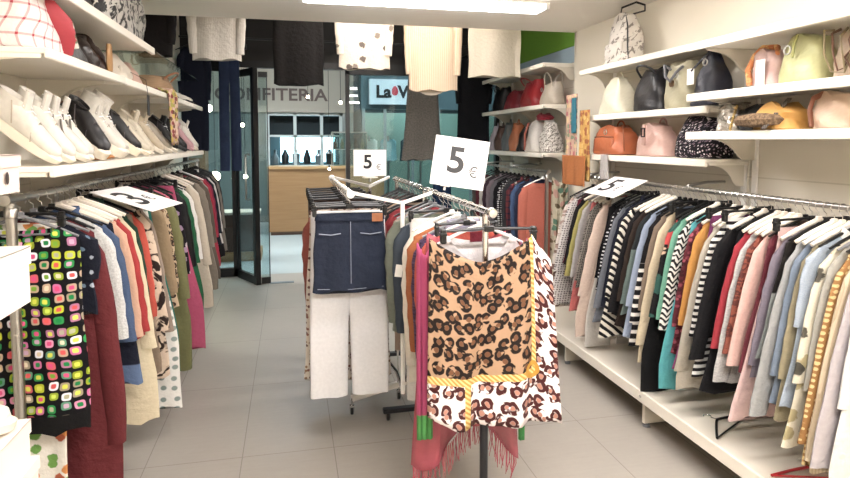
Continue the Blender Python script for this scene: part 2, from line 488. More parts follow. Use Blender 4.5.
def trousers(label, name, loc, mat, L=.9, w=.19, t=.022, hang='clip', rz=0.0, group=None, gap=.02, flare=1.0, crotch=.3, belt=None, cross=False, cat='trousers'):
    o = legs_mesh(w, L, t, gap=gap, flare=flare, crotch=crotch).build(name, mat); o.location = loc; o.rotation_euler.z = rz; tag(o, label, cat, group)
    MB().rings([se(0, 0, -.14, w * .93, t * 1.25, 24, .75), se(0, 0, -.098, w * .93, t * 1.2, 24, .75)], False, False).build('waistband', belt or mat, o)
    h = hanger(o, hang)
    if cross:
        for c in h.children: c.rotation_euler.z = PI / 2
    return o
def skirt(label, name, loc, mat, L=.6, w=.17, flare=1.1, t=.02, hang='clip', rz=0.0, A=.006, group=None, belt=None):
    o = body_mesh(w, L, t, A, flare, wn=w * .97, zt=-.1, sh=-.13, dip=.0).build(name, mat); o.location = loc; o.rotation_euler.z = rz; tag(o, label, 'skirt', group)
    MB().rings([se(0, 0, -.135, w * 1.01, t * 1.35, 26, .8), se(0, 0, -.1, w * .99, t * 1.35, 26, .8)], False, False).build('waistband', belt or mat, o)
    hanger(o, hang); return o
def scarf(label, name, loc, mat, L=.9, w=.18, sag=.05, A=.014, rz=0.0, hang='clip', thick=.004, spread=0, folds=2.5, group=None, hemf=None, cat='scarf', nx=26, y0=0):
    o = sheet_mesh(w, L, A=A, sag=sag, spread=spread, folds=folds, hemf=hemf, nx=nx, y0=y0).build(name, mat); o.location = loc; o.rotation_euler.z = rz
    md = o.modifiers.new('cloth thickness', 'SOLIDIFY'); md.thickness = thick
    tag(o, label, cat, group)
    if hang: hanger(o, hang)
    return o
# ------------------------------------------------------------------ the room
XL, XR, XF, YB, YC, YG = -1.2, 2.47, 2.62, -1.0, 4.95, 7.35
ZC, ZH = 2.56, 3.15
def floor_mat():
    t = NT('floor_tiles'); t.uv(); sp = t.new('ShaderNodeSeparateXYZ'); t.l.new(t._ob, sp.inputs[0])
    def joint(c, off, per):
        f = t.math('FRACT', t.math('DIVIDE', t.math('ADD', c, off), per)); return t.math('LESS_THAN', t.math('ABSOLUTE', t.math('SUBTRACT', f, .5)), .0035 / per * .6)
    j = t.math('MAXIMUM', joint(sp.outputs[0], .03, .46), joint(sp.outputs[1], .15, .92))
    n = t.noise(1.6, 3, vec=t._ob); n2 = t.noise(34, 5, vec=t._ob)
    a = t.mix(n.outputs[0], 'aaa49b', '948e86'); a = t.mix(t.math('MULTIPLY', n2.outputs[0], .3), a, '85807a')
    st = t.new('ShaderNodeMapping'); st.inputs['Scale'].default_value = (5, 60, 1); t.l.new(t._ob, st.inputs[0])
    n3 = t.noise(1, 3, vec=st.outputs[0]); a = t.mix(t.math('MULTIPLY', n3.outputs[0], .25), a, 'bbb4aa')
    t.l.new(t.mix(j, a, '7d776f'), t.p.inputs['Base Color'])
    t.l.new(t.math('ADD', t.math('MULTIPLY', n.outputs[0], .1), .29), t.p.inputs['Roughness']); t.p.inputs['Specular IOR Level'].default_value = .45
    return t.m
def wall_mat(name, c, seam=0, seamc='c8c0b0'):
    t = NT(name); t.uv(); n = t.noise(1.4, 4, vec=t._ob)
    b = lin(c); col = t.mix(n.outputs[0], b, tuple(x * .93 for x in b[:3]))
    if seam:
        sp = t.new('ShaderNodeSeparateXYZ'); t.l.new(t._ob, sp.inputs[0])
        f = t.math('FRACT', t.math('DIVIDE', sp.outputs[2], seam)); col = t.mix(t.math('LESS_THAN', f, .02), col, seamc)
    t.l.new(col, t.p.inputs['Base Color']); t.p.inputs['Roughness'].default_value = .7; return t.m
WALL = wall_mat('cream_wall', 'e9e2d2'); CEIL = wall_mat('ceiling_paint', 'efe9e0')
PANEL = wall_mat('slatted_panel', 'dcd5c6', .31); FARWALL = wall_mat('taupe_wall', '9c8878')
struct(box('floor', (XL - .1, YB, -.08), (XF + .1, YG + .02, 0), floor_mat()))
struct(box('ceiling', (XL - .1, YB, ZC), (XF + .1, YC, ZC + .12), CEIL))
struct(box('ceiling_front', (XL - .1, YC - .02, ZH), (XF + .1, YG + .1, ZH + .1), plain('dark_soffit', '3a3432', .8)))
struct(box('wall_left', (XL - .1, YB, 0), (XL, YG, ZH), WALL))
struct(box('wall_right', (XR, YB, 0), (XR + .1, YC, ZC), WALL))
struct(box('wall_right_far', (XF, YC, 0), (XF + .1, YG, ZH), FARWALL))
struct(box('trim_1', (XR, YC - .012, 0), (XF + .02, YC + .012, ZH), WALL))
struct(box('wall_back', (XL - .1, YB - .1, 0), (XF + .1, YB, ZC), WALL))
struct(box('trim_2', (XL - .1, YC, ZC - .0), (XF + .1, YC + .04, ZH), CEIL))
# painted band on the far wall: green above, grey-blue below
GREEN = plain('green_paint', '5f8a2e', .6); BLUE = plain('grey_blue_paint', '8fa3b0', .6)
struct(box('trim_3', (XF - .012, YC + .02, 2.49), (XF, YG - .05, ZH - .02), GREEN))
struct(box('trim_4', (XF - .010, YC + .02, 2.34), (XF, YG - .05, 2.488), BLUE))
struct(box('baseboard_left', (XL, YB, 0), (XL + .012, YG, .08), plain('grey_skirting', '8c857c', .5)))
# shop front
FR = plain('black_frame', '0d0e11', .35)
GL = glass('shop_glass', 'dfeaea', .1)
struct(box('trim_5', (XL - .1, YG - .03, 2.53), (XF + .1, YG + .05, ZH), plain('black_fascia', '14110f', .6)))
struct(box('trim_6', (XL - .1, YG - .03, 2.45), (XF + .1, YG + .05, 2.53), FR))
def window(name, x0, x1):
    f = MB()
    for a, b in ((x0, x0 + .05), (x1 - .05, x1)): f.box((a, YG - .03, .0), (b, YG + .04, 2.45))
    f.box((x0, YG - .03, 0), (x1, YG + .04, .1)); f.box((x0, YG - .03, 2.4), (x1, YG + .04, 2.45))
    w = struct(f.build(name, FR, smooth=False))
    g = box('pane', (x0 + .05, YG, .1), (x1 - .05, YG + .01, 2.4), GL, w); return w
window('window_1', XL, -.62); window('window_2', .66, XF)
# door leaf folded into the shop, seen almost edge on
d = struct(empty('door_1', (-.61, YG - .05, 0), math.radians(-62)))
m = MB(); m.box((.0, -.02, .0), (.025, .02, 2.4)); m.box((.465, -.028, .0), (.53, .028, 2.4)); m.box((0, -.02, 0), (.53, .02, .09)); m.box((0, -.02, 2.32), (.53, .02, 2.4))
m.build('door_frame', FR, d, False)
box('pane', (.05, -.005, .09), (.45, .005, 2.32), GL, d)
m = MB().tube([(.40, -.03, .95), (.40, -.07, .95), (.40, -.07, 1.45), (.40, -.03, 1.45)], .012); m.build('handle', STEEL, d)
d2 = struct(empty('door_2', (-.335, 6.90, 0), math.radians(8)))
box('pane', (0, -.006, .07), (.09, .006, 2.3), GL, d2); m = MB(); m.box((0, -.02, 0), (.1, .02, .07)); m.box((0, -.02, 2.3), (.1, .02, 2.36)); m.box((.088, -.008, .07), (.098, .008, 2.3)); m.build('door_frame', FR, d2, False)
struct(tag(box('door_sill', (-.24, 6.86, 0), (.02, 6.93, .006), plain('sill_steel', '6f7a80', .5, .3)), 'grey metal strip in the floor beside the open glass door', 'door sill'))
# ------------------------------------------------------------------ the arcade outside
MALL = NT('arcade_floor'); MALL.uv(); _n = MALL.noise(1.2, 4, vec=MALL._ob)
MALL.l.new(MALL.mix(_n.outputs[0], '9fadb0', 'b7c2c2'), MALL.p.inputs['Base Color']); MALL.p.inputs['Roughness'].default_value = .3
struct(box('floor_outside', (-6, YG + .02, -.08), (8, 15, -.002), MALL.m))
struct(box('ceiling_outside', (-6, YG + .1, 3.6), (8, 15, 3.7), plain('arcade_ceiling', 'c8ccc8', .8)))
FASC = plain('beige_fascia', 'a79f92', .7)
struct(box('wall_outside_left', (-6.1, YG, -.08), (-6, 15, 3.7), plain('arcade_wall_grey', '8f9698', .7)))
struct(box('wall_outside_right', (8, YG, -.08), (8.1, 15, 3.7), plain('arcade_wall_grey', '8f9698', .7)))
struct(box('wall_outside_far', (-6, 15, -.08), (8, 15.1, 3.7), plain('arcade_wall_dark', '3c4648', .7)))
# pastry shop across the arcade
ps = empty('pastry_shop', (0, 12.2, 0)); tag(ps, 'pastry shop front with dark lettering on a beige fascia and white window bars', 'shop front')
def pbox(n, lo, hi, m, p, bev=0): return box(n, lo, hi, m, p, bev)
pbox('fascia', (-3.0, -.1, 2.16), (1.25, .3, 3.55), FASC, ps)
LT = plain('brown_letter', '5a4a44', .6)
text('lettering', 'CONFITERIA', .33, LT, ps, (-.33, -.108, 2.49), (PI / 2, 0, 0), .006, .01, sx=1.14)
m = MB()
for x in (-.42, .1, .62, 1.0): m.box((x - .03, -.03, 1.0), (x + .03, .03, 2.16))
m.box((-.42, -.03, 2.1), (1.03, .03, 2.16)); m.box((-.42, -.03, 1.68), (1.03, .03, 1.72)); m.build('window_frame', plain('pale_bars', 'c9d2d0', .5), ps, False)
pbox('window_back', (-.42, 1.2, 0), (1.03, 1.25, 2.16), plain('teal_room', '3f565c', .8), ps)
pbox('blind', (-.39, .25, 1.72), (1.0, .28, 2.1), plain('dark_blind', '232c30', .8), ps)
pbox('lit_screen', (-.2, .9, 1.15), (.95, .95, 1.68), emit('cold_window', 'b4e0ee', 3), ps)
for k, x in enumerate((-.3, -.1, .12, .34, .58, .8)):
    MB().lathe([(0, 0), (.07, 0), (.08, .12 + .05 * (k % 3)), (.03, .22 + .05 * (k % 2)), (.03, .3), (0, .3)], (x, .5, 1.12), 12).build('jar', plain('jar_dark' if k % 2 else 'jar_grey', '1a2226' if k % 2 else '6a7a80', .3), ps)
pbox('window_sill', (-.45, -.06, 0), (1.06, .6, 1.1), plain('beige_front', '8e8070', .7), ps)
pbox('side_pier', (1.03, -.06, 0), (1.25, .6, 3.4), plain('pier_grey', '9aa09c', .7), ps)
pbox('wall', (-3.0, -.02, 0), (-.45, .3, 2.16), plain('teal_glass_wall', '77807e', .25), ps)
ct = empty('pastry_counter', (0, 10.4, 0)); tag(ct, 'light oak fronted counter standing in the arcade outside the open door', 'counter')
OAK = NT('oak_veneer'); OAK.uv(); _m = OAK.new('ShaderNodeMapping'); _m.inputs['Scale'].default_value = (1.5, 4, 26); OAK.l.new(OAK._ob, _m.inputs[0])
_n = OAK.noise(1.2, 5, vec=_m.outputs[0]); OAK.l.new(OAK.mix(_n.outputs[0], 'a5825c', '86643f'), OAK.p.inputs['Base Color']); OAK.p.inputs['Roughness'].default_value = .45
pbox('front_panel', (-.36, 0, .06), (1.6, .04, 1.13), OAK.m, ct); pbox('counter_top', (-.38, -.03, 1.13), (1.62, .6, 1.17), plain('oak_top', 'b79468', .35), ct)
pbox('plinth', (-.34, .03, 0), (1.58, .5, .06), plain('plinth_brown', '5a4438', .6), ct); pbox('side_panel', (-.36, .04, .06), (-.32, .55, 1.13), OAK.m, ct)
g = MB()
for x in (.72, 1.0, 1.3): g.box((x, .1, 1.17), (x + .015, .12, 1.75)); g.box((x, .5, 1.17), (x + .015, .52, 1.75))
g.box((.72, .1, 1.74), (1.32, .52, 1.76)); g.box((.72, .1, 1.45), (1.32, .52, 1.46)); g.build('display_frame', STEEL, ct, False)
box('display_glass', (.73, .1, 1.17), (1.31, .105, 1.74), glass('case_glass', 'd0e0e0', .1), ct)
for k in range(5): MB().lathe([(0, 0), (.035, 0), (.035, .1), (.015, .14), (.015, .18), (0, .18)], (.78 + k * .12, .3, 1.461), 10).build('bottle', plain('bottle_' + str(k % 3), ('5a3a2c', 'b9a488', '2c3438')[k % 3], .3), ct)
# shop to the far side of the arcade, behind the second pane
ls = empty('boutique_front', (0, 11.2, 0)); tag(ls, 'boutique across the arcade with black letters on a white sign over teal glass', 'shop front')
pbox('sign_board', (1.44, -.12, 2.28), (2.72, .0, 2.74), plain('white_sign_face', 'd6dee4', .5), ls)
text('lettering', 'La', .31, INK, ls, (1.70, -.126, 2.5), (PI / 2, 0, 0), .012, .004)
text('lettering', 'V', .31, INK, ls, (2.07, -.126, 2.5), (PI / 2, 0, 0), .012, .004)
text('lettering', 'a', .31, INK, ls, (2.6, -.126, 2.48), (PI / 2, 0, 0), .012, .004)
m = MB(); m.rings([[Vector((1.915 + r * math.sin(a) * (1 - .25 * math.cos(a)), y, 2.53 + r * 1.5 * math.cos(a))) for a in [2 * PI * k / 14 for k in range(14)]] for y, r in ((-.13, .06), (-.121, .06))]).build('logo_mark', plain('logo_red', 'c23a4a', .5), ls)
pbox('fascia', (1.3, 0, 2.2), (6.0, .3, 3.5), plain('slate_fascia', '56686e', .7), ls)
g = MB()
for x in (1.32, 1.72, 2.25, 2.75, 3.4): g.box((x, -.02, 0), (x + .05, .03, 2.2))
g.box((1.32, -.02, 0), (6, .03, .25)); g.build('window_frame', plain('teal_frame', '84908f', .4), ls, False)
pbox('back_wall', (1.3, 1.6, 0), (6, 1.65, 2.2), plain('boutique_wall', '8fa89a', .7), ls)
pbox('side_wall', (1.3, .03, 0), (1.34, 1.6, 2.2), plain('boutique_side', '586466', .7), ls)
for k, x in enumerate((1.55, 1.95, 2.35, 2.62, 3.0)):
    c = ('c8d4c8', '8ab4b8', '3a4a50', 'b0a088', '506a60')[k]
    m = body_mesh(.16, .55, .05, .01, 1.1); [v.__setattr__('z', v.z + 1.75) for v in m.v]; [v.__setattr__('x', v.x + x) for v in m.v]; [v.__setattr__('y', v.y + .8 + .1 * (k % 2)) for v in m.v]
    m.build('display_shirt', plain('boutique_cloth_%d' % k, c, .8), ls)
    MB().tube([(x, .8 + .1 * (k % 2), 0), (x, .8 + .1 * (k % 2), 1.7)], .02).build('stand', STEEL, ls)
cab = empty('low_cabinet', (-1.05, 8.3, 0)); tag(cab, 'low dark brown cabinet with oak base outside the shop window', 'cabinet')
pbox('body', (0, 0, .12), (.62, .4, .62), plain('dark_walnut', '4a2f26', .5), cab); pbox('base', (-.03, -.04, 0), (.65, .44, .12), plain('oak_base', 'a5835c', .5), cab); pbox('top', (-.02, -.02, .62), (.64, .42, .65), plain('pale_top', 'c9c4b8', .4), cab)
col = empty('tan_pier', (-1.55, 9.4, 0)); tag(col, 'tan clad pier with a grey plaque outside the shop window', 'pillar', kind='structure')
pbox('shaft', (0, 0, 0), (.32, .35, 3.55), plain('tan_clad', '7d6650', .6), col); pbox('plaque', (.08, -.02, 1.35), (.28, 0, 1.7), plain('plaque_grey', '7d8078', .5), col)
# small round spot lamps on the arcade ceiling
BULB = emit('warm_bulb', 'ffe9c8', 40)
for k, (x, y, z, r) in enumerate(((-1.02, 8.2, 2.02, .05), (-1.0, 8.6, 1.12, .065), (-.82, 8.4, 1.27, .028), (-.74, 8.4, 1.1, .03), (-.62, 8.8, 1.1, .03), (-.75, 9.5, 2.1, .03), (-.72, 9.8, 1.85, .03), (.30, 10.2, 2.33, .025), (.78, 9.5, 2.2, .022), (.6, 9.6, 1.16, .02))):
    L = empty('pendant_lamp', (x, y, z)); nm = ('shop window', 'oak counter')[x > 0]
    pos = ('highest over the low cabinet', 'large, low above the cabinet', 'small, lowest but one by the pier', 'small, low and close to the open door leaf', 'tiny, low behind the door frame', 'upper one behind the door glass', 'lower one behind the door glass', 'in front of the brown lettering', 'by the dark door post', 'just above the counter top')[k]
    tag(L, 'round warm arcade pendant lamp ' + pos, 'lamp', 'round lamps outside the shop')
    MB().lathe([(r * math.sin(a), -r * math.cos(a)) for a in [PI * q / 8 for q in range(9)]], (0, 0, 0), 12).build('bulb', BULB, L)
    MB().tube([(0, 0, r), (0, 0, 3.6 - z)], .004, 5).build('cord', BLACK_METAL, L)
    MB().lathe([(.008, r * .8), (.014, r), (.014, r + .03), (.004, r + .04)], (0, 0, 0), 10).build('socket', BLACK_METAL, L)
# ------------------------------------------------------------------ lamps in the shop
TUBE = emit('fluorescent', 'fdf8f6', 32.0)
def ceiling_lamp(label, x0, x1, y, z, mat=TUBE):
    L = empty('ceiling_lamp', ((x0 + x1) / 2, y, z)); tag(L, label, 'lamp', 'ceiling lamps'); h = (x1 - x0) / 2
    box('lamp_body', (-h, -.1, -.02), (h, .1, 0), WHITE_METAL, L, .004); box('diffuser', (-h + .02, -.085, -.05), (h - .02, .085, -.02), mat, L, .012)
    for s in (-1, 1): box('end_cap', (s * h - .012, -.095, -.052), (s * h + .012, .095, -.0), WHITE_METAL, L)
ceiling_lamp('long fluorescent ceiling lamp running across above the coat racks', .08, 1.75, 4.02, ZC)
ceiling_lamp('fluorescent ceiling lamp in the middle of the shop', .0, 1.9, 2.3, ZC)
ceiling_lamp('fluorescent ceiling lamp near the back of the shop', -.2, 1.9, .2, ZC, emit('bright_fluorescent', 'fdf8f6', 85))
ceiling_lamp('unseen short lamp added in the raised soffit to light the hanging tops', .0, 1.7, 5.13, ZH, emit('added_soffit_lamp', 'fdf6f0', 20))  # unseen lamp, added behind the ceiling edge to brighten the hung tops
AL = emit('arcade_lamp', 'e8f3fa', 30)
for x, y in ((-2.5, 9.2), (.2, 9.0), (2.6, 9.2), (.3, 13), (2.6, 12.2)):
    L = empty('arcade_lamp', (x, y, 3.6)); tag(L, 'square arcade ceiling light panel %s' % {(-2.5, 9.2): 'beyond the left shelving', (.2, 9.0): 'in front of the oak counter', (2.6, 9.2): 'in front of the boutique', (.3, 13): 'inside the pastry shop', (2.6, 12.2): 'inside the boutique'}[(x, y)].replace('left ', 'shoe '), 'lamp', 'arcade ceiling lights')
    box('diffuser', (-.5, -.5, -.04), (.5, .5, -.01), AL, L); box('lamp_body', (-.52, -.52, -.012), (.52, .52, 0), WHITE_METAL, L)
sp = empty('ceiling_sprinkler', (1.55, 4.0, ZC)); tag(sp, 'small chrome sprinkler head under the ceiling by the long lamp', 'sprinkler')
MB().lathe([(.03, 0), (.03, -.01), (.012, -.015), (.012, -.04), (.004, -.045), (.004, -.06), (.022, -.062), (.022, -.066), (0, -.066)], (0, 0, 0), 14).build('head', CHROME, sp)
# ------------------------------------------------------------------ shelving, platform, rails
BACKB = wall_mat('pale_back_board', 'dfd8ca', .35); UNDER = plain('cream_bracket', 'd9d2c4', .5)
def gusset(xw, d, y, z, s):
    """bracket with a rounded nose; s = +1 when the wall is at larger x"""
    pr = [(0, 0), (d * .93, 0), (d * .93, -.012)] + [(d * (.9 - .5 * q), -.015 - .012 * q - .05 * q ** 3) for q in (.2, .4, .6, .8, 1)] + [(d * .34, -.105), (d * .26, -.125), (d * .12, -.13), (0, -.13)]
    m = MB(); m.rings([[Vector((xw - s * a, yy, z + b)) for a, b in pr] for yy in (y - .006, y + .006)]); return m
def shelving(name, label, xw, xf, y0, y1, tops, lip=.042, uprights=(), back=(.3, 2.2), seams=()):
    o = empty(name, (xw, (y0 + y1) / 2, 0)); tag(o, label, 'shelving'); s = 1 if xw > xf else -1
    L = lambda x, y, z: (x - xw, y - (y0 + y1) / 2, z)
    box('back_panel', L(min(xw, xw - s * .02), y0, back[0]), L(max(xw, xw - s * .02), y1, back[1]), BACKB, o)
    d = abs(xw - xf)
    for z in tops:
        cuts = [y0] + list(seams) + [y1]
        for a, b in zip(cuts, cuts[1:]):
            m = MB(); xa, xb = sorted((xf, xw - s * .021))
            m.box(L(min(xa + (.006 if s > 0 else 0), xb), a + .004, z - .02), L(xb - (.006 if s < 0 else 0), b - .004, z), bev=.003)
            xa, xb = sorted((xf, xf + s * .018)); m.box(L(xa, a + .002, z - lip), L(xb, b - .002, z - .001), bev=.004)
            xa, xb = sorted((xw - s * .021, xf + s * .03)); m.box(L(xa, a + .01, z - .034), L(xb, a + .022, z - .02))
            m.build('shelf', SHELF_WHITE, o)
            for yb in (a + .03, b - .03): g = gusset(-s * .021, d * .8, L(0, yb, 0)[1], z - .021, s).build('bracket', UNDER, o)
    for y in uprights:
        xa, xb = sorted((xw - s * .021, xw - s * .034)); m = MB().box(L(xa, y - .018, 0), L(xb, y + .018, back[1]), bev=.003)
        for k in range(int((back[1] - .95) / .1)): m.box(L(min(xa, xb) - .001, y - .004, .9 + k * .1), L(max(xa, xb) + .001, y + .004, .94 + k * .1))
        m.build('upright', WHITE_METAL, o)
    return o
B2L, B2M, B2T = 1.648, 1.845, 2.105
B1L, B1M, B1T = 1.502, 1.79, 2.14
shelving('bag_shelving', 'cream wall shelving with the pale green backpack and the pink beige round bag on it', XR - .001, 2.03, 1.0, 2.795, (B2L, B2M, B2T), uprights=(1.6, 2.76))
shelving('bag_shelving', 'cream wall shelving with the orange, pink and black flowered bags on it', XR - .001, 2.17, 2.81, 4.27, (B1L, B1M, B1T), uprights=(2.84, 4.22))
FL, FM, FT = 1.49, 1.935, 2.31
shelving('bag_shelving', 'wall shelving by the shop front with the red bag and grey beige tote on it', XF - .001, 2.24, 5.12, 6.88, (FL, FM, FT), uprights=(5.18, 6.8), back=(.3, 2.33), seams=(6.0,))
SL, SM, ST = 1.515, 1.905, 2.14
shelving('shoe_shelving', 'long cream wall shelving with a row of shoes and bags over the clothes rail', XL + .001, -.76, 2.2, 5.72, (SL, SM), uprights=(2.24, 3.4, 4.6, 5.66), seams=(3.15, 4.1, 4.95), lip=.036, back=(.3, 1.97))
o = empty('upper_shelf', (XL, 3.0, 0)); tag(o, 'short cream top shelf under the black and white bag near the ceiling', 'shelf')
m = MB(); m.box((.025, -.795, ST - .02), (.434, .795, ST), bev=.003); m.box((.42, -.8, ST - .04), (.44, .8, ST - .001), bev=.003); m.build('board', SHELF_WHITE, o)
for y in (-.75, .75): gusset(.022, .05, y, ST - .021, -1).build('bracket', UNDER, o)
o = empty('glass_shelf', (XL, 4.7, 0)); tag(o, 'clear glass top shelf continuing beyond the cream one above the straw bag', 'shelf')
box('board', (.025, -.85, 2.115), (.44, .85, 2.125), glass('shelf_glass', 'e6f0ec', .1), o)
for y in (-.8, .0, .8): gusset(.022, .07, y, 2.114, -1).build('bracket', STEEL, o)
# wide white platform under the wall rail
o = empty('display_platform', (2.17, 2.9, 0)); tag(o, 'long low white platform on panel feet under the wall rail of clothes', 'platform')
PLAT = plain('platform_white', 'd8d0c2', .35, var=.06, bscale=6)
for a, b in ((-2.4, 0.0), (0.0, 2.0)):
    m = MB(); m.box((-.30, a + .001, .185), (.235, b - .001, .225), bev=.004); m.build('deck', PLAT, o)
    m = MB(); m.box((-.312, a + .001, .165), (-.298, b - .001, .229), bev=.004); m.build('edge_strip', plain('edge_cream', 'e6dfd2', .4), o)
for y in (-2.3, -1.1, 0.02, 1.0, 1.95):
    f = MB().box((-.26, y - .012, .02), (.23, y + .012, .184), bev=.003).build('support', PLAT, o)
    for x in (-.24, .2): MB().lathe([(0, 0), (.02, 0), (.02, .012), (.008, .014), (.008, .022), (0, .022)], (x, y, 0), 12).build('foot', GREY_PLASTIC, f)
MB().lathe([(0, -.004), (.008, -.003), (.008, .003), (0, .004)], (-.313, -.03, .2), 10, 'X').build('bolt', CHROME, o)
def wall_rail(name, label, x, z, y0, y1, wall, posts=(), mat=STEEL, r=.0125, drops=()):
    o = empty(name, (x, (y0 + y1) / 2, 0)); tag(o, label, 'rail'); c = (y0 + y1) / 2
    MB().tube([(0, y0 - c, z), (0, y1 - c, z)], r, 14).build('tube', mat, o)
    for y in (y0, y1): MB().lathe([(0, -.008), (r * 1.5, -.006), (r * 1.5, .006), (0, .008)], (0, y - c, z), 14, 'Y').build('end_cap', mat, o)
    for y in drops: MB().tube([(0, y - c, z + r), (0, y - c, z + .02), ((wall - x) * .5, y - c, z + .035), (wall - x - .008, y - c, z + .035)], .009, 8).build('arm', mat, o)
    for y in posts:
        p = MB().tube([(0, y - c, .012), (0, y - c, z - r)], .017, 14).build('post', mat, o)
        MB().lathe([(0, 0), (.06, 0), (.06, .008), (.02, .014), (0, .014)], (0, y - c, 0), 18).build('base', mat, p)
        MB().lathe([(.0175, -.03), (.021, -.028), (.021, .0), (.0175, .004)], (0, y - c, z - r - .02), 14).build('collar', mat, p)
    return o
RZ, LZ, FZ = 1.33, 1.40, 1.325; RX, LX, FX = 2.2, -.935, 2.26
wall_rail('clothes_rail', 'long steel wall rail packed with clothes under the handbag shelves', RX, RZ, 1.3, 4.16, XR - .025, drops=(1.7553, 2.9845, 4.12))
wall_rail('clothes_rail', 'steel floor rail on posts packed with clothes under the shoe shelf', LX, LZ, 2.26, 6.55, XL, posts=(2.3, 6.5))
wall_rail('clothes_rail', 'short steel rail with dark jackets and a coral cardigan by the shop front', FX, FZ, 5.0, 6.75, XF - .025, posts=(5.04,), drops=(5.9, 6.7), r=.012)
def caster(parent, x, y, z, mat=CHROME):
    c = MB().tube([(x, y, z), (x, y, .062)], .006, 8); c.box((x - .014, y - .012, .045), (x + .014, y + .012, .062), bev=.003)
    for s in (-1, 1): c.box((x + s * .012 - .0015, y - .008, .018), (x + s * .012 + .0015, y + .018, .055))
    o = c.build('caster', mat, parent)
    MB().lathe([(0, -.009), (.02, -.009), (.0235, -.006), (.0235, .006), (.02, .009), (0, .009)], (x, y + .008, .0235), 16, 'X').build('wheel', BLACK_PLASTIC, o)
# white rack with two hanging bars carried by chevron arms
AX, AZ = .295, 1.33
ra = empty('clothes_rack', (.5, 3.6, 0)); tag(ra, 'white chevron framed rack on casters holding the denim skirt and white jeans', 'rack')
P = lambda x, y, z=AZ: (x - .5, y - 3.6, z)
MB().tube([P(AX, 3.05), P(AX, 4.44)], .0125, 14).build('hanging_bar', WHITE_METAL, ra)
for y in (3.04, 4.45): MB().lathe([(0, -.012), (.02, -.01), (.022, 0), (.02, .01), (0, .012)], P(AX, y), 14, 'Y').build('end_cap', WHITE_METAL, ra)
for y, yv, xv in ((3.06, 2.945, .545), (4.42, 3.78, .49)):
    m = MB()
    for x in (AX, .70):
        a, b = Vector(P(x, y + (.0 if x < .5 else -.1), AZ + .008)), Vector(P(xv, yv, AZ - (.04 if yv < 3 else .015))); d_ = (b - a).normalized(); n_ = Vector((-d_.y, d_.x, 0)).normalized() * .0065
        m.rings([[q + n_ * s_ + Vector((0, 0, h_)) for s_, h_ in ((-1, -.008), (1, -.008), (1, .008), (-1, .008))] for q in (a, b)])
    m.build('chevron_arm', WHITE_METAL, ra, False)
    MB().tube([P(xv, yv,   .1 if yv > 3 else .31), P(xv, yv, AZ - .03)], .0115, 12).build('post', WHITE_METAL if yv < 3 else CHROME, ra)
m = MB()
for a, b in (((.33, 3.42), (.74, 3.62)), ((.49, 3.5), (.49, 3.78)),):
    a, b = Vector(P(*a, .1)), Vector(P(*b, .1)); d_ = (b - a).normalized(); n_ = Vector((-d_.y, d_.x, 0)) * .015
    m.rings([[q + n_ * s_ + Vector((0, 0, h_)) for s_, h_ in ((-1, -.015), (1, -.015), (1, .015), (-1, .015))] for q in (a, b)])
m.build('base_bar', WHITE_METAL, ra, False)
MB().tube([P(.545, 2.945, .32), P(.56, 3.2, .32), P(.49, 3.78, .32)], .01, 10).build('brace', CHROME, ra)
for x, y in ((.33, 3.42), (.635, 3.57), (.49, 3.76)): caster(ra, P(x, y)[0], P(x, y)[1], .1)
for k in range(3): MB().tube([P(.62 + .025 * k, 3.52, .13), P(.62 + .025 * k, 3.52, .62)], .006, 8).build('hook_arm', CHROME, ra)
# chrome single bar rack
BX, BZ = .735, 1.33
rb = empty('clothes_rack', (BX, 3.1, 0)); tag(rb, 'chrome single bar rack on a dark post holding the leopard scarf', 'rack')
Q = lambda x, y, z: (x - BX, y - 3.1, z)
MB().tube([Q(BX, 2.12, BZ), Q(BX, 4.25, BZ)], .0125, 14).build('hanging_bar', CHROME, rb)
for y in (2.13, 4.24): MB().lathe([(0, -.02), (.016, -.018), (.02, -.008), (.02, .008), (.016, .018), (0, .02)], Q(BX, y, BZ), 16, 'Y').build('end_knob', CHROME, rb)
for y in (2.205, 3.3, 4.2):
    p = MB().tube([Q(BX, y, .05), Q(BX, y, .82)], .0165, 14).build('post', BLACK_METAL, rb)
    MB().tube([Q(BX, y, .80), Q(BX, y, BZ - .012)], .0125, 14).build('upper_post', CHROME, p)
    f = MB().box(Q(BX - .24, y - .022, .05), Q(BX + .24, y + .022, .075), bev=.004).build('base_bar', BLACK_METAL, rb)
    for s in (-1, 1): caster(rb, Q(BX + s * .21, y, 0)[0], Q(0, y, 0)[1], .05)
# rod for the clothes hung over the shop front
o = empty('ceiling_rod', (.5, 5.4, 2.96)); tag(o, 'thin black rod near the ceiling with pale tops hanging in front of the shop window', 'rail')
MB().tube([(-1.68, 0, 0), (1.75, 0, 0)], .011, 10).build('tube', BLACK_METAL, o)
for x in (-1.5, -.3, .8, 1.6): MB().tube([(x, 0, .008), (x, 0, ZH - 2.962)], .003, 6).build('cord', BLACK_METAL, o)
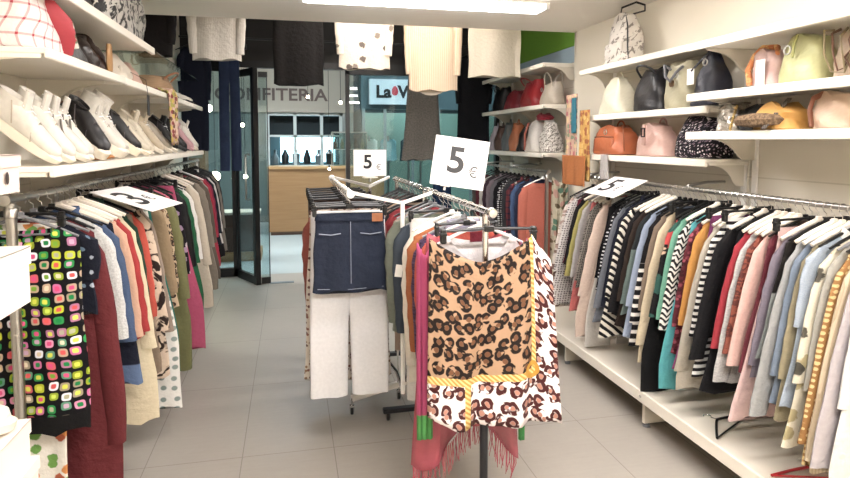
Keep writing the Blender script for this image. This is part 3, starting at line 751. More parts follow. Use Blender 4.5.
# ------------------------------------------------------------------ price signs
def sign(label, w, h, loc, rot, num, size, stem=None, name='price_sign', euro=True, sx=1.0):
    o = MB().box((-w / 2, -.002, -h / 2), (w / 2, .002, h / 2)).build(name, PAPER); o.location = loc; o.rotation_euler = rot
    tag(o, label, 'sign')
    text('numeral', num, size, INK2 if w > .25 and stem else INK, o, (-.02 * w / .3, -.0025, .02 * h), (PI / 2, 0, 0), size * .022, .0005, sx=sx)
    if euro: text('euro_mark', '€', size * .42, INK2, o, (w * .27, -.0025, -h * .17), (PI / 2, 0, 0), 0, .0005)
    return o
o = sign('big white square card with a bold 5 euro price above the chrome rack', .285, .26, (.872, 3.05, 1.485), (0, math.radians(8), math.radians(-14)), '5', .19, True, sx=1.05)
MB().tube([(-.06, .006, -.125), (-.06, .006, -.155)], .006, 8).build('holder_stem', WHITE_PLASTIC, o)
MB().box((-.085, -.004, -.135), (-.035, .012, -.115), bev=.003).build('holder_clip', WHITE_PLASTIC, o)
o = sign('small white card with a bold 5 euro price standing over the white rack', .205, .165, (.49, 3.77, 1.462), (0, 0, math.radians(-6)), '5', .12)
MB().lathe([(0, 0), (.05, 0), (.05, .006), (.0, .012)], (0, 0.004, -.094), 20).build('holder_base', WHITE_PLASTIC, o)
MB().tube([(0, .004, -.088), (0, .004, -.118)], .008, 10).build('holder_stem', STEEL, o)
def lying_sign(label, c, xa, ya, w, h, num, size):
    """card lying on hangers: xa is the reading direction, ya the top of the figure"""
    xa = Vector(xa).normalized(); ya = Vector(ya); ya = (ya - xa * ya.dot(xa)).normalized(); za = xa.cross(ya)
    M4 = Matrix((xa, ya, za)).transposed().to_4x4(); M4.translation = Vector(c)
    o = MB().box((-w / 2, -h / 2, -.0015), (w / 2, h / 2, .0015)).build('price_sign', PAPER); o.matrix_world = M4; tag(o, label, 'sign')
    text('numeral', num, size, INK, o, (-.06, .0, .002), (0, 0, 0), size * .012, .0004, sx=1.35); text('euro_mark', '€', size * .4, INK2, o, (.07, -.02, .002), (0, 0, 0), 0, .0004)
lying_sign('white card with a 3 euro price lying on the hangers under the shoe shelf', (-.735, 3.2, 1.318), (.08, .42, .0), (-.28, .05, .09), .38, .30, '3', .24)
lying_sign('white card with a 5 euro price lying on the wall rail of clothes', (2.055, 3.53, 1.303), (-.02, -.42, .0), (.22, .05, .1), .42, .25, '5', .23)
# ------------------------------------------------------------------ bags
def bag(label, name, loc, rz, w, h, d, mat, top=(.85, .5), bulge=.06, e=.6, cat='handbag', handle=None, hmat=None, pocket=None, tagp=None, rim=None, flap=None, lean=0, seed=1,
        buckle=None, group=None, wob=.009, folds=0, zipper=None, strap=None):
    rn = random.Random(seed); m = MB(); N = 9; rings = []; uvs = []; ph = rn.uniform(0, 6)
    prof = [(-.0, .88), (.015, .97), (.05, 1.0)] + [(k / N, 1) for k in range(1, N + 1)]
    for q, f in prof:
        rx = w / 2 * f * lerp(1, top[0], q) * (1 + bulge * math.sin(PI * q)); ry = d / 2 * f * lerp(1, top[1], q ** 1.3) * (1 + bulge * 1.5 * math.sin(PI * q))
        row = se(0, lean * q, h * q, rx, ry, 24, e); row = row[6:] + row[:6]
        for p in row: p.x += wob * math.sin(9 * q + 3 * p.y / d + ph); p.y += wob * math.sin(7 * q + 9 * p.x / w + ph); p.x *= 1 + folds * q * math.sin(7 * math.atan2(p.y, p.x)); p.y *= 1 + folds * q * math.sin(7 * math.atan2(p.y, p.x)); p.z += (wob * 1.6 * math.sin(8 * p.x / w + ph) if q > .8 else 0)
        rings.append(row); ar = [0]
        for a_, b_ in zip(row, row[1:]): ar.append(ar[-1] + (b_ - a_).length)
        uvs.append([(a_, p.z) for a_, p in zip(ar, row)])
    last = rings[-1]; cx = sum((p for p in last), Vector()) / len(last)
    rings.append([cx + (p - cx) * .6 + Vector((0, 0, .008)) for p in last]); uvs.append(uvs[-1])
    m.rings(rings, True, True, uvs); o = m.build(name, mat); o.location = (loc[0], loc[1], loc[2] + .0015); o.rotation_euler.z = rz; tag(o, label, cat, group)
    hmat = hmat or mat; tx, ty = w / 2 * top[0], d / 2 * top[1]
    def loop(y, hh, wx, r=.006, tilt=0, z0=h * .86):
        return MB().tube([(wx * .5 * math.cos(a), y + lean - tilt * math.sin(a), z0 + (hh + h - z0) * math.sin(a) ** .8) for a in [PI * k / 14 for k in range(15)]], r, 8, 1.0)
    if handle in ('two', 'one', 'top'):
        for y, tl in (((-ty, .02), (ty, -.03)) if handle == 'two' else ((0, .0),)):
            loop(y, {'two': min(.13, h * .5), 'one': .14, 'top': .05}[handle], w * (.5 if handle != 'top' else .3), .0065, tl).build('handle', hmat, o)
    if handle == 'slump':
        for y, tl in ((-ty - .012, .07), (ty, -.02)): loop(y, .03, w * .55, .007, tl).build('handle', hmat, o)
    if handle == 'flop':
        MB().tube([(-w * .25, -d * .3, h * .9), (-w * .3, -d * .52, h * 1.0), (-w * .1, -d * .62, h * .72), (w * .1, -d * .62, h * .6), (w * .28, -d * .55, h * .8), (w * .25, -d * .3, h * .93)], .008, 8).build('handle', hmat, o)
    if handle == 'backpack':
        MB().tube([(w * .5 * math.cos(a) * .25, ty * .5, h + .045 * math.sin(a) - .005) for a in [PI * k / 10 for k in range(11)]], .006, 8).build('handle', hmat, o)
    if strap:                        # shoulder straps looping out of one end
        for k, (a, b) in enumerate(strap):
            MB().tube([(w * .42, .02 * k, h * .85), (w * .5 + a * .6, -.01 - .03 * k, h * .95 + b), (w * .5 + a, -.02 - .03 * k, h * .5), (w * .5 + a * .8, -.02, h * .15), (w * .46, .01, h * .12)], .009, 8, .5).build('strap', hmat, o)
    if pocket:
        pw, ph_, pz = pocket; q = (pz + ph_ / 2) / h
        y = -d / 2 * lerp(1, top[1], q ** 1.3) * (1 + bulge * 1.5) + lean * q
        MB().rings([se(0, 0, z, pw / 2 * f, .014 * f2, 18, .55) for z, f, f2 in ((-ph_ / 2, .85, .4), (-ph_ / 2 + .01, 1, 1), (0, 1, 1.25), (ph_ / 2 - .01, 1, 1), (ph_ / 2, .9, .4))]).build('pocket', hmat if flap else mat, o, loc=(0, y + .004, pz))
    if zipper:
        q = .62; y = -d / 2 * lerp(1, top[1], q ** 1.3) * (1 + bulge * 1.5) - .004 + lean * q
        MB().tube([(-w * .34, y + .008, h * q), (0, y, h * q + .004), (w * .34, y + .008, h * q)], .0045, 6).build('zipper', zipper, o)
    if flap:
        MB().rings([[Vector((x, y, z)) for x, y, z in ((-w / 2 * .98 * top[0], yy, zz), (-w / 4, yy - .006, zz - .004), (0, yy - .009, zz - .005), (w / 4, yy - .006, zz - .004), (w / 2 * .98 * top[0], yy, zz))] for yy, zz in
                    ((ty, h + .006), (0, h + .016), (-ty - .012, h + .004), (-lerp(d / 2 * top[1], d / 2, .35) - .016, h * .75), (-lerp(d / 2 * top[1], d / 2, .5) - .018, h * .55))], closed=False).build('flap', flap, o).modifiers.new('thick', 'SOLIDIFY').thickness = .006
    if buckle:
        bx, bz = buckle; q = bz / h; y = -d / 2 * lerp(1, top[1], q ** 1.3) * (1 + bulge * 1.5) + lean * q - .004
        MB().tube([(bx + .018 * math.cos(a), y - .002, bz + .018 * math.sin(a)) for a in [2 * PI * k / 16 for k in range(17)]], .004, 6).build('ring', STEEL, o)
    if tagp:
        x, z, a, b = tagp; q = z / h; y = -d / 2 * lerp(1, top[1], max(0, q) ** 1.3) * (1 + bulge * 1.5) + lean * q - .012
        MB().box((x - a / 2, y - .001, z - b / 2), (x + a / 2, y + .001, z + b / 2)).build('price_tag', TAG, o)
    if rim: MB().tube([p + Vector((0, 0, .004)) for p in se(0, lean, h, tx * 1.02, ty * 1.02, 24, e)] , .005, 6).build('rim', rim, o)
    return o
RQ, LQ = -PI / 2, PI / 2
LEA = lambda c, r=.45, **k: F('solid', c, rough=r, spec=.5, b=.25, **k)
BROWN = LEA('7a4a2c'); DKB = LEA('1a1618'); TANL = LEA('b5713a')
o = bag('white and grey marbled backpack with a dark strap, alone on top of the wall shelving', 'backpack', (2.295, 3.84, B1T), RQ, .30, .33, .2, F('print', 'e0d8cc', '8f867c', rough=.4, s=22, d=.6), (.55, .55), .05, handle=None, pocket=(.22, .11, .08), hmat=DKB, seed=3, cat='backpack')
MB().tube([(-.02, -.03, .325), (.05, -.06, .37), (.16, -.02, .385), (.2, .02, .36), (.17, .04, .33), (.06, .02, .33)], .008, 8, .6).build('strap', DKB, o)
MB().tube([(.06, -.04, .33), (.11, -.05, .24), (.13, -.06, .1), (.14, -.06, .01)], .009, 8, .5).build('strap', DKB, o)
o = bag('cream white soft leather tote gathered at its neck on the middle shelf', 'tote_bag', (2.295, 3.9, B1M), RQ, .32, .245, .2, LEA('e6dfc4'), (.4, .45), .1, folds=.12, handle='top', seed=4, cat='bag')
bag('black soft bag beside the cream white tote on the middle shelf', 'tote_bag', (2.295, 3.46, B1M), RQ, .32, .255, .2, LEA('17151b'), (.7, .4), .08, folds=.08, handle='slump', seed=5)
o = bag('sage beige bucket bag with grey handles and a ring charm beside the navy tote', 'bucket_bag', (2.295, 3.17, B1M), RQ, .22, .26, .19, LEA('b3ab88'), (.95, .6), .02, handle='flop', hmat=LEA('6f7076'), buckle=(.02, .2), seed=6)
MB().lathe([(0, -.004), (.022, -.003), (.022, .003), (0, .004)], (.02, -.105, .145), 14, 'Y').build('charm', plain('charm_bronze', '6a5440', .3, .8), o)
o = bag('navy pointed tote with a pale card tag beside the sage bucket bag', 'tote_bag', (2.285, 2.915, B1M), RQ, .23, .295, .18, LEA('1d2030'), (.22, .35), .04, tagp=(-.09, .17, .06, .09), buckle=(-.0, .24), seed=7)
MB().tube([(-.01, -.03, .29), (-.03, -.06, .25), (-.08, -.08, .2)], .006, 8).build('strap', LEA('3a3b45'), o)
o = bag('orange leather backpack with flap pocket on the lower shelf', 'backpack', (2.295, 3.93, B1L), RQ, .38, .2, .22, LEA('c8652a'), (.78, .65), .1, folds=.05, handle='backpack', zipper=plain('dark_zip', '5a2a14', .4), pocket=(.26, .1, .07), seed=8, cat='backpack', buckle=(.02, .16))
MB().tube([(.17, -.05, .2), (.23, -.08, .13), (.21, -.06, .03)], .008, 8, .5).build('strap', LEA('a04e1e'), o)
o = bag('pale pink rounded backpack with a silver buckle strap beside the orange one', 'backpack', (2.295, 3.42, B1L), RQ, .30, .2, .2, LEA('e0b4a6'), (.62, .6), .1, handle='backpack', seed=9, cat='backpack', hmat=LEA('d39f94'))
MB().box((.01, -.128, .07), (.045, -.118, .2), bev=.004).build('strap', LEA('cfa091'), o); m = MB()
m.box((.008, -.133, .12), (.047, -.126, .128)); m.box((.008, -.133, .17), (.047, -.126, .178)); m.box((.008, -.133, .12), (.014, -.126, .178)); m.box((.041, -.133, .12), (.047, -.126, .178)); m.build('buckle', plain('dark_buckle', '3a3438', .3, .7), o)
bag('black fabric bag with small pink and white flowers beside the pale pink backpack', 'shoulder_bag', (2.295, 2.995, B1L), RQ, .34, .225, .2, F('flowers', '15121a', 'd9c6cc', '8d7380', 'e8e0e0', '7b6a78', s=55, d=.42), (.6, .5), .14, seed=10, cat='bag', handle=None)
# nearer bay
o = bag('lilac pink bucket bag with orange scarf and white tag beside the green backpack', 'bucket_bag', (2.22, 2.42, B2M), RQ, .17, .175, .14, LEA('c9a49c'), (.85, .8), .04, handle=None, tagp=(.01, .07, .055, .12), seed=11)
o2 = MB().tube([(-.075, -.06, .02), (-.08, -.07, .09), (-.07, -.04, .16), (-.03, -.03, .19), (.04, -.02, .185), (.075, -.05, .15)], [.018, .016, .017, .02, .018, .01], 10, .7).build('scarf_trim', F('print', 'c8763a', 'd9a45a', s=30), o)
o = bag('pale pistachio green leather backpack on the middle shelf', 'backpack', (2.2, 2.195, B2M), RQ, .235, .205, .18, LEA('b9b87a'), (.68, .5), .07, handle=None, pocket=None, seed=12, cat='backpack', buckle=(-.05, .15), zipper=None)
m = MB().tube([(0, -.072, .205), (0, -.088, .17), (0, -.094, .11)], .006, 6); m.build('zipper', plain('green_zip', '8a8a50', .5), o)
o = bag('beige bag with a tangle of brown straps beside the green backpack', 'shoulder_bag', (2.22, 1.985, B2M), RQ, .15, .19, .14, LEA('b59c82'), (.8, .6), .05, hmat=LEA('6d452c'), seed=13)
for k in range(4):
    MB().tube([(-.06 + .03 * k, -.06, .2), (-.07 + .045 * k, -.1 - .008 * k, .2 - .02 * k), (-.05 + .04 * k, -.115, .1), (-.02 + .03 * k, -.11, .03), (.03, -.1, .02 + .02 * k), (.06, -.09, .12), (.05, -.07, .21)], .006, 8, .6).build('strap', LEA('6d452c') if k % 2 else LEA('8d7a52'), o)
bag('metallic silver bucket bag under the lilac pink one', 'bucket_bag', (2.2, 2.64, B2L), RQ, .14, .135, .13, F('print', 'a49a8c', 'cfc6ba', rough=.28, metal=.75, s=40), (.9, .85), .03, seed=14, rim=plain('silver_rim', '8a8178', .3, .8))
o = bag('black quilted bag with a gold chain strap beside the silver bucket', 'shoulder_bag', (2.2, 2.49, B2L), RQ, .135, .112, .12, LEA('131214', .3), (.8, .6), .08, seed=15)
m = MB()
for k in range(15):
    t_ = k / 14; m.tube([(-.085 + .04 * t_ + .006 * math.cos(a), -.075 - .004 * (k % 2), .008 + .11 * t_ + .006 * math.sin(a)) for a in [2 * PI * q / 8 for q in range(9)]], .0022, 5)
m.build('chain_strap', plain('gold_chain', 'b79a5a', .3, .9), o)
o = bag('mustard yellow slouched bag with brown fur flap lying over the shelf edge', 'shoulder_bag', (2.16, 2.28, B2L), RQ, .235, .11, .2, LEA('d59a2c', .55), (.75, .7), .1, seed=16, wob=.012)
m = MB(); rr = [se(0, 0, z, a, b, 20, .8) for z, a, b in ((-.02, .03, .03), (-.012, .1, .05), (.008, .108, .056), (.024, .09, .045), (.032, .03, .02))]
m.rings(rr).build('fur_flap', F('marl', '5d4634', '8a7050', rough=1, s=90, b=1), o, loc=(-.04, -.1, .036)).scale = (1.15, 1.25, 1.2)
m = MB().box((-.012, -.1, -.002), (.012, .1, .004), bev=.002); f = m.build('strap', F('check', '4a4038', '8f8378', p=.01), o, loc=(.045, -.085, .07), rot=(.75, 0, .1))
o = bag('pinkish beige round hard bag with a brown leather strip on the lower shelf', 'handbag', (2.18, 2.035, B2L), RQ, .175, .142, .13, LEA('d9b89c'), (.72, .6), .16, e=.85, seed=17, handle=None)
MB().tube([(-.045, -.02, .147), (-.048, -.07, .125), (-.05, -.083, .08), (-.05, -.07, .008)], .012, 8, .35).build('leather_strip', LEA('8d5236'), o)
# bags by the shop front
bag('big red leather shoulder bag on the shelf by the shop front', 'shoulder_bag', (2.42, 5.72, FM), RQ, .4, .26, .22, LEA('c2202c', .35), (.6, .5), .1, handle='slump', seed=20)
bag('dark red slouched bag behind the big red one', 'shoulder_bag', (2.42, 6.19, FM), RQ, .40, .2, .22, LEA('8f1a2c'), (.7, .5), .1, seed=21)
o = bag('grey beige tote with upright handles beside the big red bag', 'tote_bag', (2.42, 5.29, FM), RQ, .32, .2, .18, LEA('c4b8a6'), (.7, .5), .05, handle='two', seed=22, buckle=(-.1, .15))
bag('black bag on the shelf between the dark red bag and the shop window', 'shoulder_bag', (2.42, 6.64, FM), RQ, .32, .26, .2, LEA('121014'), (.8, .5), .06, handle='slump', seed=23)
FB = [('snakeskin printed white bag under the grey beige tote', 5.3, .25, .29, F('print', 'e4ded6', '7d756e', s=50, rough=.5)), ('white bag with a rust strip under the big red bag', 5.62, .27, .3, LEA('e6e0d8')), ('small black bag between the white bag and the orange one', 5.88, .16, .24, LEA('1a1718')),
      ('orange bag standing on the lower shelf by the shop front', 6.12, .2, .29, LEA('c06a2e')), ('slate grey bag beside the orange bag by the shop front', 6.36, .18, .3, LEA('59605f')), ('dark brown bag second from the shop window on the lower shelf', 6.6, .2, .27, LEA('54382a')), ('lilac grey bag closest to the shop window on the lower shelf', 6.785, .11, .27, LEA('a49ba4'))]
for k, (lb, y, w, h, mt) in enumerate(FB):
    o = bag(lb, 'handbag', (2.41, y, FL), RQ, w, h, .2, mt, (.55, .5), .06, seed=30 + k, handle='top' if k else None, hmat=mt)
    if k == 1: MB().tube([(-.05, -.07, .29), (-.055, -.108, .18), (-.055, -.108, .02)], .011, 8, .4).build('leather_strip', LEA('b5563a'), o)
o = bag('small crimson clutch lying on top of the snakeskin bag', 'clutch_bag', (2.4, 5.42, FL + .309), RQ, .2, .06, .12, LEA('a01e34'), (.8, .8), .1, seed=41)
# ------------------------------------------------------------------ bags over the shoes
PLD = F('check', 'f0e6e2', 'b3283c', p=.052, d=.84, rough=.7)
o = bag('red and white checked soft bag with a red handle over the shoes', 'shoulder_bag', (-.965, 2.44, SM), LQ, .40, .19, .31, PLD, (.9, .8), .03, seed=50, e=.5, wob=.006)
MB().tube([(-.03, -.06, .18), (-.02, -.135, .165), (.0, -.168, .12), (.02, -.174, .06), (.05, -.165, .012)], [.03, .034, .034, .03, .018], 10, .5).build('handle', LEA('c02438', .6), o)
MB().tube([(.12, -.07, .18), (.15, -.14, .14), (.155, -.16, .05)], [.016, .02, .012], 8, .5).build('scarf_trim', F('print', 'd9d4c8', '5f7a5a', 'b0505a', s=30), o)
bag('black leather tote with a pale seam, beside the checked bag', 'tote_bag', (-.97, 2.78, SM), LQ, .19, .16, .27, LEA('16130f'), (.8, .6), .04, seed=51)
bag('dark brown glossy tote third along the bag shelf', 'tote_bag', (-.97, 2.985, SM), LQ, .17, .155, .26, LEA('2c1f1a', .3), (.85, .6), .04, seed=52)
o = bag('chocolate brown bag with a tan front beside the cream bag', 'handbag', (-.97, 3.195, SM), LQ, .16, .185, .25, LEA('3a2014'), (.5, .35), .05, seed=53)
MB().rings([se(0, 0, z, a, .01, 14, .8) for z, a in ((0, .03), (.04, .04), (.09, .035), (.13, .02))]).build('tan_front', LEA('c08a3e'), o, loc=(.0, -.125, .03))
o = bag('cream studded backpack hanging a black tag under the shelf', 'backpack', (-.965, 3.5, SM), LQ, .3, .15, .27, LEA('e3d6c2'), (.6, .5), .08, seed=54, handle='backpack', pocket=(.2, .07, .05), cat='backpack')
m = MB().box((-.022, -.226, -.17), (.022, -.222, -.06)); m.build('swing_tag', plain('black_tag', '1c1b1e', .5), o); MB().tube([(0, -.224, -.06), (0, -.215, .02), (0, -.14, .06)], .0015, 5).build('tag_cord', BLACK_METAL, o)
bag('pink beige pleated bag behind the patterned scarf', 'handbag', (-.97, 3.83, SM), LQ, .22, .14, .24, LEA('d8ad98'), (.6, .5), .06, seed=55, folds=.1)
o = MB(); rows = []
for i in range(15):
    q = i / 14; rows.append([(.20 * (1 - min(1, q * 2.2)) + .012 * math.sin(6 * g + 3 * q) - .006, g * .10 * (1 + .2 * q), (-.0 if q < .45 else -(q - .45) * .62) + .012 + .01 * math.sin(9 * g)) for g in [k / 6 - 1 for k in range(13)]])
SCF = F('flowers', 'c9a088', 'd0b040', '6a4a2a', 'd8b8a0', 'a8a040', '8a3a3a', s=38, d=.7)
rows2 = [[(-.742 - x, 4.2 + y, SM + .006 + z) for x, y, z in r] for r in rows]
sc_ = MB().rings(rows2, closed=False).build('scarf', SCF); tag(sc_, 'yellow and brown patterned scarf draped over the bag shelf edge', 'scarf'); sc_.modifiers.new('thick', 'SOLIDIFY').thickness = .006
bag('woven straw bag on the far end of the bag shelf over the shoes', 'basket_bag', (-.96, 4.66, SM), LQ, .42, .15, .27, F('check', 'c09a72', 'a8845e', p=.012, d=.5, rough=.8), (.8, .7), .08, seed=57, handle='slump', hmat=TANL, cat='bag')
# ceiling shelf
bag('big black and white animal print bag on the top shelf under the ceiling', 'tote_bag', (-.985, 3.65, ST), LQ, .98, .37, .3, F('print', 'd6d2ca', '1c1a1a', s=20, rough=.4), (.95, .8), .03, seed=58, cat='bag', wob=.012)
bag('folded black bag beside the animal print bag on the top shelf', 'shoulder_bag', (-.985, 2.8, ST), LQ, .5, .2, .3, LEA('241d1c'), (.8, .7), .05, seed=59)
# ------------------------------------------------------------------ shoes and boxes
def shoe(label, name, loc, rz, tilt, up, sole, L=.27, hA=.1, st=.024, lace=None, stripe=None, heelm=None, group=None, cat='shoe', wide=1.0):
    m = MB(); rings = []
    for q, w, h in ((0, .018, .05), (.04, .03, .075), (.16, .035, .09), (.35, .036, .088), (.5, .038, .078), (.66, .043, .06), (.82, .043, .048), (.94, .034, .04), (1, .014, .026)):
        c = st * .8 + h / 2; row = []
        for k in range(16):
            a = 2 * PI * k / 16; cc, ss = math.cos(a), math.sin(a)
            row.append((-L + L * q, wide * w * math.copysign(abs(cc) ** .75, cc), c + h / 2 * math.copysign(abs(ss) ** .8, ss)))
        rings.append([Vector(p) for p in row])
    m.rings(rings)
    zz = [(.055, 1.02), (lerp(.055, hA, .5), 1.0), (hA, 1.05)]
    m.rings([se(-L * .80 - .006 * (z > .09), 0, z + st, .05 * f, .031 * f * wide, 18, .9) for z, f in zz] + [se(-L * .80, 0, hA + st - .012, .04, .024, 18, .9), se(-L * .8, 0, st + .06, .036, .02, 18, .9)], False, True)
    o = m.build(name, up); o.location = loc; o.rotation_euler = (0, tilt, rz); tag(o, label, cat, group)
    rr = []
    for z, f in ((0, .94), (.004, 1.06), (st, 1.1), (st + .008, 1.0)):
        row = []
        for k in range(24):
            a = 2 * PI * k / 24; x = math.cos(a); w = (.037 + .008 * math.sin((x + .1) * 1.6)) * wide
            row.append(Vector((-L / 2 + (L / 2 + .004) * f * math.copysign(abs(x) ** .85, x), w * f * math.copysign(abs(math.sin(a)) ** .8, math.sin(a)), z + (.012 * max(0, x - .55) ** 1 if z < .01 else 0))))
        rr.append(row)
    MB().rings(rr).build('sole', sole, o)
    if lace:
        m = MB()
        for k in range(5): x = -L * (.62 - .07 * k); z = st + .088 - .0105 * k - max(0, k - 1) * .002; m.tube([(x - .006, -.02, z - .004), (x, 0, z + .005), (x + .006, .02, z - .004)], .0028, 6)
        m.build('laces', lace, o)
    if stripe:
        m = MB()
        for s in (-1, 1):
            for k in range(2): m.tube([(-L * (.36 - .13 * k), s * .0445 * wide, st + .012), (-L * (.5 - .12 * k), s * .040 * wide, st + .045), (-L * (.6 - .11 * k), s * .028 * wide, st + .075)], .0035, 6)
        m.build('stripe', stripe, o)
    m = MB(); zt = lambda q: st * .8 + .002
    m.tube([(-L * .30, -.0445 * wide, st + .006), (-L * .36, -.04 * wide, st + .032), (-L * .40, 0, st + .066), (-L * .36, .04 * wide, st + .032), (-L * .30, .0445 * wide, st + .006)], .0022, 6)
    m.tube([(-L * .60, -.038 * wide, st + .02), (-L * .70, -.036 * wide, st + .06), (-L * .76, -.034 * wide, st + .082)], .0022, 6); m.tube([(-L * .60, .038 * wide, st + .02), (-L * .70, .036 * wide, st + .06), (-L * .76, .034 * wide, st + .082)], .0022, 6)
    m.build('seam', SEAMD if up is BL else SEAM, o)
    if lace: MB().rings([se(-L * (.62 + .03 * k), 0, st + .075 + .02 * k, .012, .02 * wide, 12, .8) for k in range(4)]).build('tongue', up, o)
    if heelm: MB().box((-L - .004, -.02, st * .5), (-L * .82, .02, st + .05), bev=.008).build('heel_tab', heelm, o)
    return o
SEAM = plain('shoe_seam', 'a59b8c', .7); SEAMD = plain('dark_seam', '4a4548', .6); WL = LEA('e2dcd0', .5); WS = plain('white_sole', 'd9d0c0', .5); BL = LEA('181518'); CRM = LEA('e2d6bd'); PK = LEA('c9949a', .6)
T = math.radians(38); SHOES = [
    ('plain white sneaker first on the shoe shelf', 2.30, WL, WS, .095, PAPER, None, None), ('second plain white sneaker along the shoe shelf', 2.40, WL, WS, .095, PAPER, None, None),
    ('white sneaker with grey side lines beside the plain white pair', 2.53, WL, WS, .09, PAPER, plain('grey_line', '6a655f', .6), None),
    ('second white sneaker with grey side lines, beside the black and white shoe', 2.65, WL, WS, .09, PAPER, plain('grey_line', '6a655f', .6), None),
    ('black sneaker with a thick white sole and tan heel', 2.80, BL, WS, .085, None, None, LEA('a86a3e')),
    ('white chunky ankle boot beside the black sneaker with white sole', 3.02, WL, WS, .145, PAPER, None, None), ('second white chunky ankle boot, before the black slip-on', 3.14, WL, WS, .145, PAPER, None, None),
    ('black slip-on with thick cream sole beside the white boots', 3.36, BL, plain('cream_sole', 'e4d8c2', .5), .08, None, None, None), ('cream sneaker next along from the black slip-on', 3.56, CRM, plain('cream_sole', 'e4d8c2', .5), .08, None, None, None),
    ('second cream sneaker beside another of its kind', 3.74, CRM, WS, .085, CRM, None, None), ('beige low sneaker in the middle of the shoe shelf', 3.98, LEA('cdbb9c'), WS, .1, PAPER, None, None), ('pale stone loafer after the beige low sneaker', 4.22, LEA('d3c8b4'), WS, .08, None, None, None),
    ('black and white low sneaker near the far shoe shelf end', 4.52, BL, WS, .085, PAPER, None, WL), ('black ankle shoe beside the pink one on the shoe shelf', 4.85, BL, BL, .11, None, None, None),
    ('dusty pink ankle shoe on the shoe shelf', 5.12, PK, PK, .11, None, None, None), ('white sneaker at the far end of the shoe shelf', 5.48, WL, WS, .1, PAPER, None, None)]
for k, (lb, y, u_, s_, hA, lc, stp, ht) in enumerate(SHOES):
    shoe(lb, 'boot' if 'boot' in lb or 'ankle' in lb else 'sneaker' if 'sneaker' in lb else 'shoe', (-.80 + .01 * (k % 3), y, SL + .004), math.radians(-24 if 'black sneaker with a thick' in lb else -6 + 3 * (k % 4)), T + .06 * math.sin(k * 2.2), u_, s_, L=.285, hA=hA, st=.046 if 'thick' in lb or 'chunky' in lb else .026, lace=lc, stripe=stp, heelm=ht, group='shoes on the shoe shelf')
shoe('beige flat shoe with tan heel tucked below the black sneaker', 'shoe', (-.775, 2.895, SL + .001), math.radians(-8), 0, CRM, plain('tan_sole', 'b07a4a', .5), L=.24, hA=.055, st=.014, heelm=TANL)
for k, y in enumerate((5.3, 5.52)): shoe(('white and black trainer at the window end of the bag shelf', 'second white and black trainer at the window end of the bag shelf')[k], 'sneaker', (-.82, y, SM + .004), -.1, .12, WL, BL, L=.27, hA=.1, lace=INK, stripe=INK)
def shoebox(label, loc, w, l, h, mat, lid=True, rz=0, hole=False, lidmat=None):
    """l along x towards the aisle"""
    m = MB(); t = .003
    m.box((0, 0, 0), (l, w, t)); m.box((0, 0, t), (l, t, h)); m.box((0, w - t, t), (l, w, h)); m.box((0, t, t), (t, w - t, h)); m.box((l - t, t, t), (l, w - t, h))
    o = m.build('shoe_box', mat, None, False); o.location = loc; o.rotation_euler.z = rz; tag(o, label, 'box', 'shoe boxes')
    if lid:
        m = MB(); lh = h * .3; m.box((-.004, -.004, h - lh), (l + .004, -.001, h + .003)); m.box((-.004, w + .001, h - lh), (l + .004, w + .004, h + .003)); m.box((-.004, -.001, h - lh), (-.001, w + .001, h + .003)); m.box((l + .001, -.001, h - lh), (l + .004, w + .001, h + .003)); m.box((-.004, -.004, h + .0005), (l + .004, w + .004, h + .004)); m.build('lid', lidmat or mat, o, False)
    if hole: MB().lathe([(0, 0), (.009, 0), (.009, .001), (0, .001)], (0, 0, 0), 14, 'X').build('finger_hole', plain('hole_dark', '3a302c', .9), o, loc=(l + .0045, w * .62, h * .42), rot=(0, 0, 0)).scale = (1, 1.0, 1.8)
    return o
BXW = plain('white_box', 'e6dcd2', .6); BXP = plain('blush_box', 'e3d0c6', .6); BXG = plain('grey_lid_box', 'd3cec8', .6)
su = empty('box_shelving', (XL, 1.4, 0)); tag(su, 'white shelving of shoe boxes in front of the shoe shelf', 'shelving')
for z in (.52, 1.16, 1.465):
    m = MB().box((.005, -.5, z - .022), (.40, .36, z), bev=.003); m.build('shelf', SHELF_WHITE, su)
for y in (-.46, .33): MB().box((.003, y - .02, 0), (.04, y + .02, 1.9), bev=.003).build('upright', WHITE_METAL, su)
shoebox('blush pink shoe box with an oval finger hole on the high shelf end', (-1.03, 1.57, 1.4665), .21, .33, .095, BXP, hole=True)
o = shoebox('white shoe box with a raised lid, alone on its shelf beside the steel post', (-1.04, 1.61, 1.1615), .205, .34, .15, BXW, lidmat=plain('white_lid', 'efe9e2', .5))
shoebox('large white box at the bottom of the stack of shoe boxes', (-1.0, 1.46, .5215), .33, .33, .1, BXW, rz=.0)
shoebox('grey lidded shoe box second in the stack of shoe boxes', (-1.05, 1.5, .6265), .3, .355, .1, BXG, lidmat=BXW)
shoebox('white shoe box under the white slip-on shoe', (-1.03, 1.48, .7315), .3, .325, .11, BXW)
shoe('white slip-on shoe lying on the lid of the top shoe box in the stack', 'shoe', (-.72, 1.7, .848), -.15, 0, WL, WS, L=.28, hA=.06, st=.03)
